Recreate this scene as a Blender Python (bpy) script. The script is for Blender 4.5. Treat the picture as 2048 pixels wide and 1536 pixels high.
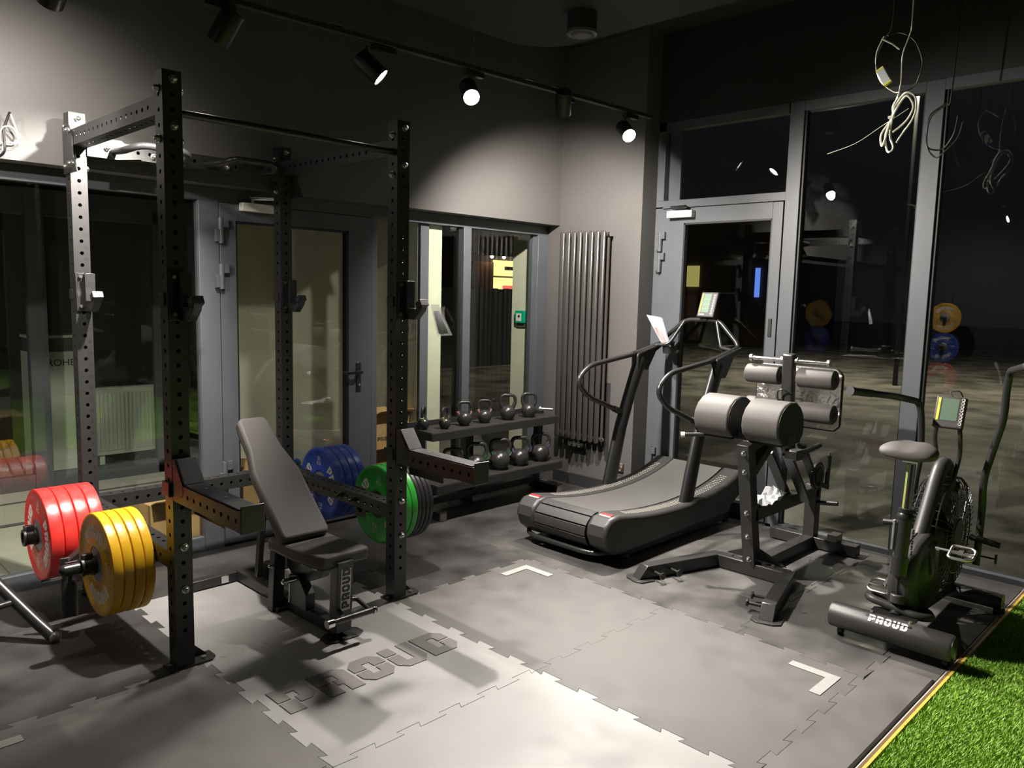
import bpy, bmesh, math, random
import numpy as np
from mathutils import Vector as V, Matrix, Quaternion
random.seed(7)
for o in list(bpy.data.objects): bpy.data.objects.remove(o, do_unlink=True)
SC = bpy.context.scene
COL = SC.collection
PI = math.pi

# ------------------------------------------------------------------ camera
cam = bpy.data.cameras.new('camera'); camo = bpy.data.objects.new('camera', cam); COL.objects.link(camo)
cam.sensor_width = 36.0; cam.lens = 1556.8 / 2048 * 36.0; cam.clip_start = .05; cam.clip_end = 300
yaw, pitch, roll = math.radians(44.495), math.radians(-6.583), math.radians(1.393)
fw = V((math.cos(yaw)*math.cos(pitch), math.sin(yaw)*math.cos(pitch), math.sin(pitch)))
rg = V((math.sin(yaw), -math.cos(yaw), 0)); up = rg.cross(fw)
r2 = math.cos(roll)*rg + math.sin(roll)*up; u2 = -math.sin(roll)*rg + math.cos(roll)*up
M = Matrix.Identity(4)
for i in range(3):
    M[i][0] = r2[i]; M[i][1] = u2[i]; M[i][2] = -fw[i]
M.translation = V((-1.282, -3.179, 1.597))
camo.matrix_world = M
SC.camera = camo

# ------------------------------------------------------------------ world, exposure
W = bpy.data.worlds.new('night'); SC.world = W; W.use_nodes = True
W.node_tree.nodes['Background'].inputs[0].default_value = (.0065, .007, .0082, 1)
W.node_tree.nodes['Background'].inputs[1].default_value = 1.0
SC.view_settings.view_transform = 'Standard'; SC.view_settings.look = 'None'
SC.view_settings.exposure = 0.0; SC.view_settings.gamma = 1.0; SC.view_settings.use_curve_mapping = False
LAMP = 2.6                      # overall strength of the gym's track lamps
WARM = (1.0, .935, .865)

# ------------------------------------------------------------------ materials
MAT = {}
def nd(nt, typ, **kw):
    n = nt.nodes.new(typ)
    for k, v in kw.items(): setattr(n, k, v)
    return n
def mat(name, col, rough=.5, metal=0.0, spec=.5, noise=0.0, nscale=20.0, bump=0.0, bscale=200.0, rnoise=0.0, objvar=0.0, coat=0.0, sheen=0.0, dist=.002):
    m = bpy.data.materials.new(name); m.use_nodes = True; nt = m.node_tree; b = nt.nodes['Principled BSDF']
    c = (*col, 1)
    b.inputs['Base Color'].default_value = c; b.inputs['Roughness'].default_value = rough
    b.inputs['Metallic'].default_value = metal; b.inputs['Specular IOR Level'].default_value = spec
    if coat: b.inputs['Coat Weight'].default_value = coat; b.inputs['Coat Roughness'].default_value = .15
    tc = nd(nt, 'ShaderNodeTexCoord')
    if noise or rnoise or objvar:
        n = nd(nt, 'ShaderNodeTexNoise'); n.inputs['Scale'].default_value = nscale; n.inputs['Detail'].default_value = 6
        nt.links.new(tc.outputs['Object'], n.inputs['Vector'])
        if noise or objvar:
            mp = nd(nt, 'ShaderNodeMapRange'); mp.inputs['From Min'].default_value = .25; mp.inputs['From Max'].default_value = .75
            mp.inputs['To Min'].default_value = 1 - noise; mp.inputs['To Max'].default_value = 1 + noise
            nt.links.new(n.outputs['Fac'], mp.inputs['Value'])
            val = mp.outputs['Result']
            if objvar:
                oi = nd(nt, 'ShaderNodeObjectInfo'); mo = nd(nt, 'ShaderNodeMapRange')
                mo.inputs['To Min'].default_value = 1 - objvar; mo.inputs['To Max'].default_value = 1 + objvar
                nt.links.new(oi.outputs['Random'], mo.inputs['Value'])
                mu = nd(nt, 'ShaderNodeMath', operation='MULTIPLY'); nt.links.new(val, mu.inputs[0]); nt.links.new(mo.outputs['Result'], mu.inputs[1]); val = mu.outputs[0]
            mx = nd(nt, 'ShaderNodeMix', data_type='RGBA', blend_type='MULTIPLY'); mx.inputs['Factor'].default_value = 1
            mx.inputs['A'].default_value = c
            nt.links.new(val, mx.inputs['B']); nt.links.new(mx.outputs['Result'], b.inputs['Base Color'])
        if rnoise:
            mr = nd(nt, 'ShaderNodeMapRange'); mr.inputs['From Min'].default_value = .3; mr.inputs['From Max'].default_value = .7
            mr.inputs['To Min'].default_value = max(.02, rough - rnoise); mr.inputs['To Max'].default_value = min(1, rough + rnoise)
            nt.links.new(n.outputs['Fac'], mr.inputs['Value']); nt.links.new(mr.outputs['Result'], b.inputs['Roughness'])
    if bump:
        n2 = nd(nt, 'ShaderNodeTexNoise'); n2.inputs['Scale'].default_value = bscale; n2.inputs['Detail'].default_value = 3
        nt.links.new(tc.outputs['Object'], n2.inputs['Vector'])
        bp = nd(nt, 'ShaderNodeBump'); bp.inputs['Strength'].default_value = bump; bp.inputs['Distance'].default_value = dist
        nt.links.new(n2.outputs['Fac'], bp.inputs['Height']); nt.links.new(bp.outputs['Normal'], b.inputs['Normal'])
    MAT[name] = m; return m
def emit(name, col, st):
    m = bpy.data.materials.new(name); m.use_nodes = True; nt = m.node_tree; b = nt.nodes['Principled BSDF']
    b.inputs['Base Color'].default_value = (0, 0, 0, 1)
    b.inputs['Emission Color'].default_value = (*col, 1); b.inputs['Emission Strength'].default_value = st
    MAT[name] = m; return m
def glassmat(name, tint, refl=1.0, rough=0.0, smear=False):
    m = bpy.data.materials.new(name); m.use_nodes = True; nt = m.node_tree; nt.nodes.clear()
    out = nd(nt, 'ShaderNodeOutputMaterial'); tr = nd(nt, 'ShaderNodeBsdfTransparent'); gl = nd(nt, 'ShaderNodeBsdfGlossy')
    mix = nd(nt, 'ShaderNodeMixShader'); lw = nd(nt, 'ShaderNodeLayerWeight'); lw.inputs['Blend'].default_value = .5
    tr.inputs[0].default_value = (*tint, 1); gl.inputs['Color'].default_value = (refl, refl, refl, 1); gl.inputs['Roughness'].default_value = rough
    pw = nd(nt, 'ShaderNodeMath', operation='POWER'); pw.inputs[1].default_value = 5; ma = nd(nt, 'ShaderNodeMath', operation='MULTIPLY_ADD'); ma.inputs[1].default_value = .94; ma.inputs[2].default_value = .045
    nt.links.new(lw.outputs['Facing'], pw.inputs[0]); nt.links.new(pw.outputs[0], ma.inputs[0])
    nt.links.new(ma.outputs[0], mix.inputs[0]); nt.links.new(tr.outputs[0], mix.inputs[1]); nt.links.new(gl.outputs[0], mix.inputs[2])
    nt.links.new(mix.outputs[0], out.inputs[0]); MAT[name] = m; return m

mat('rubber', (.100, .095, .089), .62, noise=.22, nscale=7, bump=.25, bscale=420, rnoise=.10, objvar=.10)
mat('rubber_smooth', (.105, .098, .094), .5, noise=.2, nscale=4, rnoise=.12, bump=.08, bscale=300)
mat('rubber_light', (.275, .27, .26), .50, noise=.10, nscale=5, rnoise=.10, bump=.12, bscale=350, objvar=.04)
mat('rubber_logo', (.13, .122, .115), .6, noise=.1, nscale=9)
mat('rubber_worn', (.066, .063, .060), .45, noise=.45, nscale=3.2, rnoise=.18, bump=.06, bscale=250, objvar=.12)
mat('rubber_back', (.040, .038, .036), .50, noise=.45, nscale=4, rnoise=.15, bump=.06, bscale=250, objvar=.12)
mat('mark', (.30, .29, .275), .6, noise=.08)
mat('screed', (.045, .043, .04), .8, noise=.35, nscale=6, bump=.2, bscale=60)
mat('wall_paint', (.090, .084, .080), .55, noise=.05, nscale=3, bump=.10, bscale=180)
mat('wall_dark', (.020, .020, .021), .6, noise=.05, nscale=3, bump=.08, bscale=150)
mat('paint_patch', (.020, .020, .020), .7, noise=.2)
mat('ceiling_paint', (.022, .022, .022), .85, noise=.1, nscale=4)
mat('frame', (.078, .084, .093), .42, noise=.06, nscale=8, bump=.06, bscale=300)
mat('gasket', (.008, .008, .008), .5)
mat('cream', (.62, .60, .47), .7, noise=.04, nscale=4)
mat('floor_tile', (.50, .48, .39), .35, noise=.10, nscale=3, objvar=.05)
mat('grout', (.10, .095, .085), .85)
mat('steel', (.022, .0215, .021), .38, noise=.15, nscale=60, bump=.10, bscale=700, spec=.6)
mat('steel_satin', (.020, .020, .020), .30, spec=.6, bump=.05, bscale=500)
mat('steel_side', (.035, .034, .033), .45)
mat('chrome', (.75, .74, .72), .14, metal=1)
mat('zinc', (.55, .54, .52), .32, metal=1)
mat('grey_steel', (.30, .29, .28), .45, metal=.6, noise=.2, nscale=30)
mat('uhmw', (.022, .022, .022), .42, noise=.2, nscale=40)
mat('vinyl', (.088, .082, .077), .62, spec=.35, bump=.10, bscale=500)
mat('vinyl_dark', (.010, .010, .010), .5)
mat('red', (.70, .035, .03), .33, rnoise=.08, nscale=25, noise=.06)
mat('yellow', (.72, .40, .015), .33, rnoise=.08, nscale=25, noise=.06)
mat('blue', (.035, .085, .42), .33, rnoise=.08, nscale=25, noise=.06)
mat('green', (.035, .38, .045), .33, rnoise=.08, nscale=25, noise=.06)
mat('plate_black', (.020, .019, .021), .4, noise=.15, nscale=25)
mat('print_red', (.62, .22, .20), .6); mat('white_print', (.72, .70, .66), .5)
mat('pink_print', (.86, .80, .74), .5)
mat('iron', (.022, .021, .020), .30, noise=.25, nscale=30, bump=.12, bscale=160, spec=.6)
mat('band_lime', (.42, .50, .20), .4); mat('band_pink', (.60, .30, .30), .4); mat('band_green', (.02, .20, .10), .4); mat('band_violet', (.14, .10, .22), .4)
mat('rubber_shelf', (.022, .021, .019), .55, bump=1.0, bscale=70, dist=.006)
mat('radiator', (.050, .047, .044), .30, spec=.6)
mat('plastic', (.014, .014, .014), .38, bump=.08, bscale=400)
mat('plastic_grey', (.036, .035, .034), .45, bump=.2, bscale=300)
mat('belt', (.075, .073, .067), .55, bump=.3, bscale=260, noise=.1, nscale=5)
mat('tread_dot', (.24, .23, .20), .5)
mat('slat', (.030, .029, .028), .5, bump=.7, bscale=300)
mat('warn_red', (.55, .02, .02), .4); mat('label_white', (.75, .73, .70), .45)
mat('lcd', (.095, .155, .105), .35); mat('lcd_line', (.20, .28, .22), .4); mat('yellow_strip', (.75, .70, .05), .4)
mat('console', (.032, .028, .026), .5); mat('button_ring', (.75, .74, .70), .4)
mat('lime', (.42, .52, .16), .3)
mat('diamond', (.72, .70, .66), .28, metal=1, bump=1.0, bscale=38, dist=.01)
mat('cardboard', (.50, .31, .13), .8, noise=.12, nscale=8); mat('cardboard_print', (.07, .045, .02), .8)
mat('white_paint', (.72, .72, .64), .45); mat('carton_white', (.66, .66, .58), .7)
mat('blue_film', (.02, .11, .62), .35)
mat('green_box', (.0, .36, .19), .4)
mat('cable_white', (.62, .59, .48), .5); mat('cable_black', (.010, .010, .010), .5)
mat('edge_yellow', (.62, .42, .06), .5); mat('edge_brown', (.13, .075, .03), .6); mat('edge_white', (.50, .47, .43), .5)
mat('socket', (.10, .09, .085), .5); mat('copper', (.45, .20, .10), .35, metal=1)
mat('snow_mud', (.30, .275, .225), .75, noise=.85, nscale=1.5, bump=.4, bscale=3)
mat('facade', (.10, .07, .055), .8); mat('fence_dark', (.030, .032, .032), .8); mat('facade_orange', (.55, .22, .06), .8)
mat('film_grey', (.55, .56, .58), .3)
emit('lamp_disc', (1, .93, .84), 60); emit('shop_glow', (1.0, .80, .30), 1.7); emit('shop_red', (1.0, .12, .10), 1.6); emit('far_lamp', (1, .95, .85), 14)
emit('window_glow', (.85, .75, .22), .55); emit('sign_blue', (.15, .30, 1.0), 1.3); emit('tail_red', (1, .08, .05), 4)
glassmat('glass', (.90, .92, .90)); glassmat('glass_ext', (.80, .82, .80))
# clear polythene
m = bpy.data.materials.new('polythene'); m.use_nodes = True; nt = m.node_tree; b = nt.nodes['Principled BSDF']
b.inputs['Base Color'].default_value = (.8, .8, .82, 1); b.inputs['Roughness'].default_value = .18; b.inputs['Alpha'].default_value = .30
MAT['polythene'] = m
# grass
m = mat('grass', (.13, .33, .018), .55, noise=.0); nt = m.node_tree; b = nt.nodes['Principled BSDF']
tc = nd(nt, 'ShaderNodeTexCoord'); n = nd(nt, 'ShaderNodeTexNoise'); n.inputs['Scale'].default_value = 90
cr = nd(nt, 'ShaderNodeValToRGB'); cr.color_ramp.elements[0].color = (.10, .27, .012, 1); cr.color_ramp.elements[1].color = (.36, .58, .06, 1)
cr.color_ramp.elements[0].position = .35; cr.color_ramp.elements[1].position = .68
nt.links.new(tc.outputs['Object'], n.inputs['Vector']); nt.links.new(n.outputs['Fac'], cr.inputs[0]); nt.links.new(cr.outputs[0], b.inputs['Base Color'])

# ------------------------------------------------------------------ mesh helpers
def orth(d):
    d = V(d).normalized(); a = V((0, 0, 1)) if abs(d.z) < .9 else V((0, 1, 0))
    u = d.cross(a).normalized(); return u, d.cross(u).normalized()
class MB:
    def __init__(s): s.v = []; s.f = []
    def add(s, vs, fs):
        k = len(s.v); s.v += [tuple(x) for x in vs]; s.f += [tuple(i + k for i in f) for f in fs]; return s
    def bx(s, x0, x1, y0, y1, z0, z1):
        return s.add([(x0,y0,z0),(x1,y0,z0),(x1,y1,z0),(x0,y1,z0),(x0,y0,z1),(x1,y0,z1),(x1,y1,z1),(x0,y1,z1)],
                     [(0,3,2,1),(4,5,6,7),(0,1,5,4),(1,2,6,5),(2,3,7,6),(3,0,4,7)])
    def obox(s, c, ax, ay, az):                       # oriented box: centre and half-axis vectors
        c, ax, ay, az = V(c), V(ax), V(ay), V(az); q = []
        for sz in (-1, 1):
            for sx, sy in ((-1,-1),(1,-1),(1,1),(-1,1)): q.append(c + ax*sx + ay*sy + az*sz)
        return s.add(q, [(0,3,2,1),(4,5,6,7),(0,1,5,4),(1,2,6,5),(2,3,7,6),(3,0,4,7)])
    def beam(s, a, b, w, h, upv=(0, 0, 1)):           # square bar from a to b
        a, b = V(a), V(b); d = (b - a); n = d.normalized(); side = n.cross(V(upv)).normalized(); u = side.cross(n)
        return s.obox((a + b)/2, d/2, side*w/2, u*h/2)
    def tube(s, pts, r, n=12, closed=False, caps=True, ry=None, upv=None):
        P = [V(p) for p in pts]; m = len(P); rs = r if isinstance(r, (list, tuple)) else [r]*m
        T = []
        for i in range(m):
            if closed: t = P[(i+1) % m] - P[i-1]
            else: t = P[min(i+1, m-1)] - P[max(i-1, 0)]
            T.append(t.normalized())
        u, w = orth(T[0])
        if upv is not None:
            w = (V(upv) - T[0]*V(upv).dot(T[0])).normalized(); u = w.cross(T[0])
        vs = []
        for i in range(m):
            if i:
                q = T[i-1].rotation_difference(T[i]); u = q @ u; w = q @ w
            for k in range(n):
                a = 2*PI*k/n
                vs.append(P[i] + u*(math.cos(a)*rs[i]) + w*(math.sin(a)*rs[i]*(ry or 1)))
        fs = []
        for i in range(m if closed else m-1):
            j = (i+1) % m
            for k in range(n): fs.append((i*n+k, i*n+(k+1) % n, j*n+(k+1) % n, j*n+k))
        if caps and not closed: fs += [tuple(range(n-1, -1, -1)), tuple(range((m-1)*n, m*n))]
        return s.add(vs, fs)
    def cyl(s, a, b, r, r1=None, n=20): return s.tube([a, b], [r, r if r1 is None else r1], n)
    def lathe(s, prof, o, ax, n=32):                  # prof = [(radius, height)...] about axis ax through o
        o = V(o); ax = V(ax).normalized(); u, w = orth(ax); vs = []; fs = []
        for (r, h) in prof:
            for k in range(n):
                a = 2*PI*k/n; vs.append(o + ax*h + (u*math.cos(a) + w*math.sin(a))*max(r, 1e-5))
        for i in range(len(prof)-1):
            for k in range(n): fs.append((i*n+k, i*n+(k+1) % n, (i+1)*n+(k+1) % n, (i+1)*n+k))
        return s.add(vs, fs)
    def prism(s, poly, o, u, w, ext):                 # polygon in (u,w) plane at o, swept by ext
        o, u, w, e = V(o), V(u), V(w), V(ext); n = len(poly)
        a = [o + u*p[0] + w*p[1] for p in poly]
        return s.add(a + [q + e for q in a], [tuple(range(n-1, -1, -1)), tuple(range(n, 2*n))] + [(i, (i+1) % n, n+(i+1) % n, n+i) for i in range(n)])
    def ball(s, c, r, n=14, sc=(1, 1, 1)):
        c = V(c); vs = []; fs = []
        for i in range(1, n//2):
            t = PI*i/(n//2)
            for k in range(n):
                a = 2*PI*k/n; vs.append(c + V((math.sin(t)*math.cos(a)*r*sc[0], math.sin(t)*math.sin(a)*r*sc[1], math.cos(t)*r*sc[2])))
        m = n//2 - 1
        vs += [c + V((0, 0, r*sc[2])), c - V((0, 0, r*sc[2]))]; T, B = m*n, m*n+1
        for i in range(m-1):
            for k in range(n): fs.append((i*n+k, (i+1)*n+k, (i+1)*n+(k+1) % n, i*n+(k+1) % n))
        for k in range(n): fs.append((T, k, (k+1) % n)); fs.append((B, (m-1)*n+(k+1) % n, (m-1)*n+k))
        return s.add(vs, fs)
    def holed(s, o, u, w, wid, length, holes, r, depth, nrm):   # strip (width along u, length along w) pierced at distances `holes`
        o, u, w, nrm = V(o), V(u).normalized(), V(w).normalized(), V(nrm)
        hs = sorted(holes); cell = []; prev = 0.0
        for i, h in enumerate(hs):
            a = max(prev, h - .028); b = min(length, h + .028)
            if a > prev + 1e-4: cell.append((prev, a, None))
            cell.append((a, b, h)); prev = b
        if prev < length - 1e-4: cell.append((prev, length, None))
        for a, b, h in cell:
            c = [o + w*a - u*wid/2, o + w*a + u*wid/2, o + w*b + u*wid/2, o + w*b - u*wid/2]
            if h is None: s.add(c, [(0, 1, 2, 3)]); continue
            oc = [o + w*(h + r*math.sin(t)) + u*(r*math.cos(t)) for t in [PI/8 + PI/4*k - 3*PI/4 for k in range(8)]]
            inn = [q - nrm*depth for q in oc]
            F = [(0, 1, 5, 4), (1, 6, 5), (1, 2, 7, 6), (2, 8, 7), (2, 3, 9, 8), (3, 10, 9), (3, 0, 11, 10), (0, 4, 11)]
            F += [(4+k, 4+(k+1) % 8, 12+(k+1) % 8, 12+k) for k in range(8)]
            s.add(c + oc + inn, F)
        return s
def fil(pts, r, n=5, closed=False):                   # round the corners of a polyline
    P = [V(p) for p in pts]; out = []; m = len(P)
    for i in range(m):
        if not closed and i in (0, m-1): out.append(P[i]); continue
        a, b, c = P[i-1], P[i], P[(i+1) % m]; d1 = (a-b); d2 = (c-b)
        rr = min(r, d1.length*.48, d2.length*.48); p0 = b + d1.normalized()*rr; p2 = b + d2.normalized()*rr
        for k in range(n+1):
            t = k/n; out.append(p0*(1-t)**2 + b*2*t*(1-t) + p2*t*t)
    return out
def mk(name, mb, material, parent=None, bevel=0, smooth=True, seg=2, sub=0, ang=38, loc=None):
    me = bpy.data.meshes.new(name); me.from_pydata(mb.v, [], mb.f)
    bm = bmesh.new(); bm.from_mesh(me); bmesh.ops.remove_doubles(bm, verts=bm.verts, dist=1e-5)
    bmesh.ops.recalc_face_normals(bm, faces=bm.faces)
    if smooth:
        lim = math.radians(ang)
        for f in bm.faces: f.smooth = True
        for e in bm.edges: e.smooth = (len(e.link_faces) == 2 and e.calc_face_angle(0) < lim)
    bm.to_mesh(me); bm.free(); me.update()
    me.materials.append(MAT[material])
    o = bpy.data.objects.new(name, me); COL.objects.link(o)
    if parent is not None:
        o.parent = parent
        if loc is None:
            p, wt = parent, V((0, 0, 0))
            while p is not None: wt = wt + p.location; p = p.parent
            loc = -wt
    if loc is not None: o.location = loc
    if name in ('lettering', 'number_print', 'printing'): o['kind'] = 'stuff'
    if bevel:
        bv = o.modifiers.new('bevel', 'BEVEL'); bv.width = bevel; bv.segments = seg; bv.limit_method = 'ANGLE'; bv.angle_limit = math.radians(40); bv.harden_normals = False
    if sub:
        sb = o.modifiers.new('sub', 'SUBSURF'); sb.levels = sub; sb.render_levels = sub
    return o
def tag(o, label, cat=None, group=None, kind=None):
    if label: o['label'] = label
    if cat: o['category'] = cat
    if group: o['group'] = group
    if kind: o['kind'] = kind
    return o
def thing(name, label, cat, loc=(0, 0, 0), rz=0, group=None):
    o = bpy.data.objects.new(name, None); COL.objects.link(o); o.location = loc; o.rotation_euler = (0, 0, rz); o.empty_display_size = .1
    return tag(o, label, cat, group)
def struct(name, mb, material, **k):
    o = mk(name, mb, material, **k)
    if o.parent is None: o['kind'] = 'structure'
    return o
def sroot(name, loc=(0, 0, 0)):
    o = bpy.data.objects.new(name, None); COL.objects.link(o); o.location = loc; o['kind'] = 'structure'; return o
def dup(root, loc, label=None, group=None, rot=None):
    r = root.copy(); COL.objects.link(r); r.location = loc
    if rot is not None: r.rotation_euler = rot
    if label: r['label'] = label
    if group: r['group'] = group
    for ch in list(root.children):
        c = ch.copy(); COL.objects.link(c); c.parent = r
        for g in list(ch.children):
            d = g.copy(); COL.objects.link(d); d.parent = c
    return r
B = lambda *a: MB().bx(*a)

# stencil block capitals as convex pieces on a .8 x 1 cell
LET = {
 'P': [[(0,0),(.34,0),(.34,.45),(0,.45)], [(0,.5),(.28,.5),(.28,1),(0,1)], [(.28,.76),(.8,.76),(.8,.84),(.62,1),(.28,1)], [(.48,.54),(.8,.54),(.8,.76),(.48,.76)], [(.38,.28),(.62,.28),(.8,.44),(.8,.54),(.38,.54)]],
 'R': [[(0,0),(.32,0),(.32,.45),(0,.45)], [(0,.5),(.28,.5),(.28,1),(0,1)], [(.28,.76),(.8,.76),(.8,.84),(.62,1),(.28,1)], [(.48,.54),(.8,.54),(.8,.76),(.48,.76)], [(.36,.32),(.8,.32),(.8,.54),(.36,.54)], [(.48,0),(.8,0),(.8,.32),(.48,.32)]],
 'O': [[(0,.2),(.18,0),(.3,0),(.3,.46),(0,.46)], [(0,.52),(.3,.52),(.3,1),(.18,1),(0,.8)], [(.5,0),(.62,0),(.8,.2),(.8,.48),(.5,.48)], [(.5,.54),(.8,.54),(.8,.8),(.62,1),(.5,1)], [(.3,0),(.5,0),(.5,.26),(.3,.26)], [(.3,.74),(.5,.74),(.5,1),(.3,1)]],
 'U': [[(0,.2),(.18,0),(.3,0),(.3,.6),(0,.6)], [(0,.66),(.3,.66),(.3,1),(0,1)], [(.5,0),(.62,0),(.8,.2),(.8,1),(.5,1)], [(.3,0),(.5,0),(.5,.26),(.3,.26)]],
 'D': [[(0,0),(.3,0),(.3,1),(0,1)], [(.5,0),(.62,0),(.8,.2),(.8,.48),(.5,.48)], [(.5,.54),(.8,.54),(.8,.8),(.62,1),(.5,1)], [(.3,0),(.5,0),(.5,.26),(.3,.26)], [(.3,.74),(.5,.74),(.5,1),(.3,1)]],
}
def word(mb, o, u, w, h, nrm, txt='PROUD', pitch=.95, thick=.0012, wf=1.0):   # flat stencil word, letter height h
    o, u, w, nrm = V(o), V(u).normalized(), V(w).normalized(), V(nrm).normalized()
    for i, ch in enumerate(txt):
        for pc in LET[ch]:
            mb.prism([((i*pitch + a)*h*wf, b*h) for a, b in pc], o, u, w, nrm*thick)
    return mb
def textmb(txt, size, o, u, w, ext=(0, 0, 0), align='CENTER'):
    cu = bpy.data.curves.new('t', 'FONT'); cu.body = txt; cu.size = size; cu.align_x = align; cu.resolution_u = 3
    ob = bpy.data.objects.new('t', cu); COL.objects.link(ob)
    me = bpy.data.meshes.new_from_object(ob)
    mb = MB(); o, u, w, e = V(o), V(u).normalized(), V(w).normalized(), V(ext)
    mb.add([o + u*q.co.x + w*q.co.y + e for q in me.vertices], [tuple(p.vertices) for p in me.polygons])
    bpy.data.objects.remove(ob, do_unlink=True); bpy.data.meshes.remove(me); bpy.data.curves.remove(cu)
    return mb

# ------------------------------------------------------------------ floor, mats
floor = struct('floor', B(-4.4, 3.98, -6.5, 1.36, -.16, -.022), 'screed')
def tooth(a0, a1, fixed, horiz, amp=.022, per=.2):    # dovetail seam from a0 to a1 (increasing); teeth sit on an absolute grid
    ph = .13 if horiz else 0.0
    pts = [(a0, 0)]; k = math.floor((a0 - ph)/per) - 1
    while True:
        c = k*per + ph; k += 1
        if c > a1: break
        if c + .02 < a0 + .004 or c + .125 > a1 - .004: continue
        pts += [(c + .035, -amp*.3), (c + .02, amp), (c + .125, amp), (c + .11, -amp*.3)]
    pts.append((a1, 0))
    return [((p, fixed + q) if horiz else (fixed + q, p)) for p, q in pts]
def rubtile(x0, x1, y0, y1, material='rubber', teeth='LRBT', z=0.0, th=.022):
    L = tooth(y0, y1, x0, False) if 'L' in teeth else [(x0, y0), (x0, y1)]
    R = tooth(y0, y1, x1, False) if 'R' in teeth else [(x1, y0), (x1, y1)]
    Bm = tooth(x0, x1, y0, True) if 'B' in teeth else [(x0, y0), (x1, y0)]
    T = tooth(x0, x1, y1, True) if 'T' in teeth else [(x0, y1), (x1, y1)]
    loop = Bm[:-1] + R[:-1] + T[::-1][:-1] + L[::-1][:-1]
    me = bpy.data.meshes.new('rubber_tile'); bm = bmesh.new()
    vs = [bm.verts.new((x, y, z)) for x, y in loop]; f = bm.faces.new(vs)
    if f.normal.z < 0: f.normal_flip()
    f.normal_update()
    if f.normal.z < 0: f.normal_flip()
    r = bmesh.ops.extrude_face_region(bm, geom=[f]); nv = [g for g in r['geom'] if isinstance(g, bmesh.types.BMVert)]
    bmesh.ops.translate(bm, verts=vs, vec=(0, 0, -th))
    top = [g for g in r['geom'] if isinstance(g, bmesh.types.BMFace)]
    bmesh.ops.inset_region(bm, faces=top, thickness=.0022, depth=0)
    for fc in top:
        for v in fc.verts: v.co.z += .0018
    bmesh.ops.recalc_face_normals(bm, faces=bm.faces); bm.to_mesh(me); bm.free(); me.materials.append(MAT[material])
    o = bpy.data.objects.new('rubber_tile', me); COL.objects.link(o); o.parent = floor; return o
tiles = {}
ZT = .0018
for i, (x0, x1) in enumerate([(-1.93, -.93), (-.93, .07), (.07, 1.07), (1.07, 2.07)]):
    for j, (y0, y1) in enumerate([(-2.05, -1.05), (-1.05, -.05), (-.05, .40 if i == 3 else .80)]):
        light = (i == 2)
        tt = 'LRB' + ('T' if j < 2 or i == 3 else '')
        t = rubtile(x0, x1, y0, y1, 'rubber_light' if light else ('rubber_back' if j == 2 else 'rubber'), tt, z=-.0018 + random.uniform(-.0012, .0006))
        tiles[i, j] = t
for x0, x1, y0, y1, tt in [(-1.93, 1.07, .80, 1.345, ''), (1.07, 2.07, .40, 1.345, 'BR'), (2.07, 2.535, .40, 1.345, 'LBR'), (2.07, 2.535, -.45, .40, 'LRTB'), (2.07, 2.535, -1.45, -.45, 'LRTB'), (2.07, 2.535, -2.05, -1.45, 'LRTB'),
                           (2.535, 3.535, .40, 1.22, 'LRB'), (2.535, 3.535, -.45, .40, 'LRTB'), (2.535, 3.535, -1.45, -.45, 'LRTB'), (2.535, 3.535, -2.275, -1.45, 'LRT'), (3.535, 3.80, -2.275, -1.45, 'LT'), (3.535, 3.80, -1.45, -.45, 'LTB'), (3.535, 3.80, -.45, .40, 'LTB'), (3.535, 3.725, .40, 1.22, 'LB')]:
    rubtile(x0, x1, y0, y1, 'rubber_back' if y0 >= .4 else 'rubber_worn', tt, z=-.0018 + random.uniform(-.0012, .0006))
rubtile(-1.93, 2.27, -2.262, -2.05, 'rubber_smooth', 'T', z=-.0018)
rubtile(2.272, 2.535, -2.275, -2.05, 'rubber_worn', 'TR', z=-.004)
# logo and corner marks
lg = MB(); word(lg, (.135, -.661, ZT - .0012), (1, 0, 0), (0, 1, 0), .2, (0, 0, 1), pitch=.885, thick=.0022)
mk('logo_lettering', lg, 'rubber_logo', tiles[2, 1])
def lmark(cx, cy, sx, sy, par):
    w, l = .048, .215
    P = [(0, 0), (sx*l, 0), (sx*l, sy*w), (sx*w, sy*w), (sx*w, sy*l), (0, sy*l)]
    mk('corner_mark', MB().prism(P, (cx, cy, ZT - .0015), (1, 0, 0), (0, 1, 0), (0, 0, .0020)), 'mark', par)
lmark(1.985, -1.985, -1, 1, tiles[3, 0]); lmark(1.985, -.125, -1, -1, tiles[3, 1]); lmark(-.845, -.135, 1, -1, tiles[1, 1]); lmark(-.845, -1.985, 1, 1, tiles[1, 0])
# turf edge trim
t1 = sroot('trim_1')
mk('white_edge', B(-1.93, 3.92, -2.285, -2.277, -.022, -.004), 'edge_white', t1)
mk('brown_edge', B(-1.93, 3.92, -2.298, -2.285, -.022, .003), 'edge_brown', t1)
mk('yellow_edge', B(-1.93, 3.92, -2.309, -2.298, -.022, .005), 'edge_yellow', t1)

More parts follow.
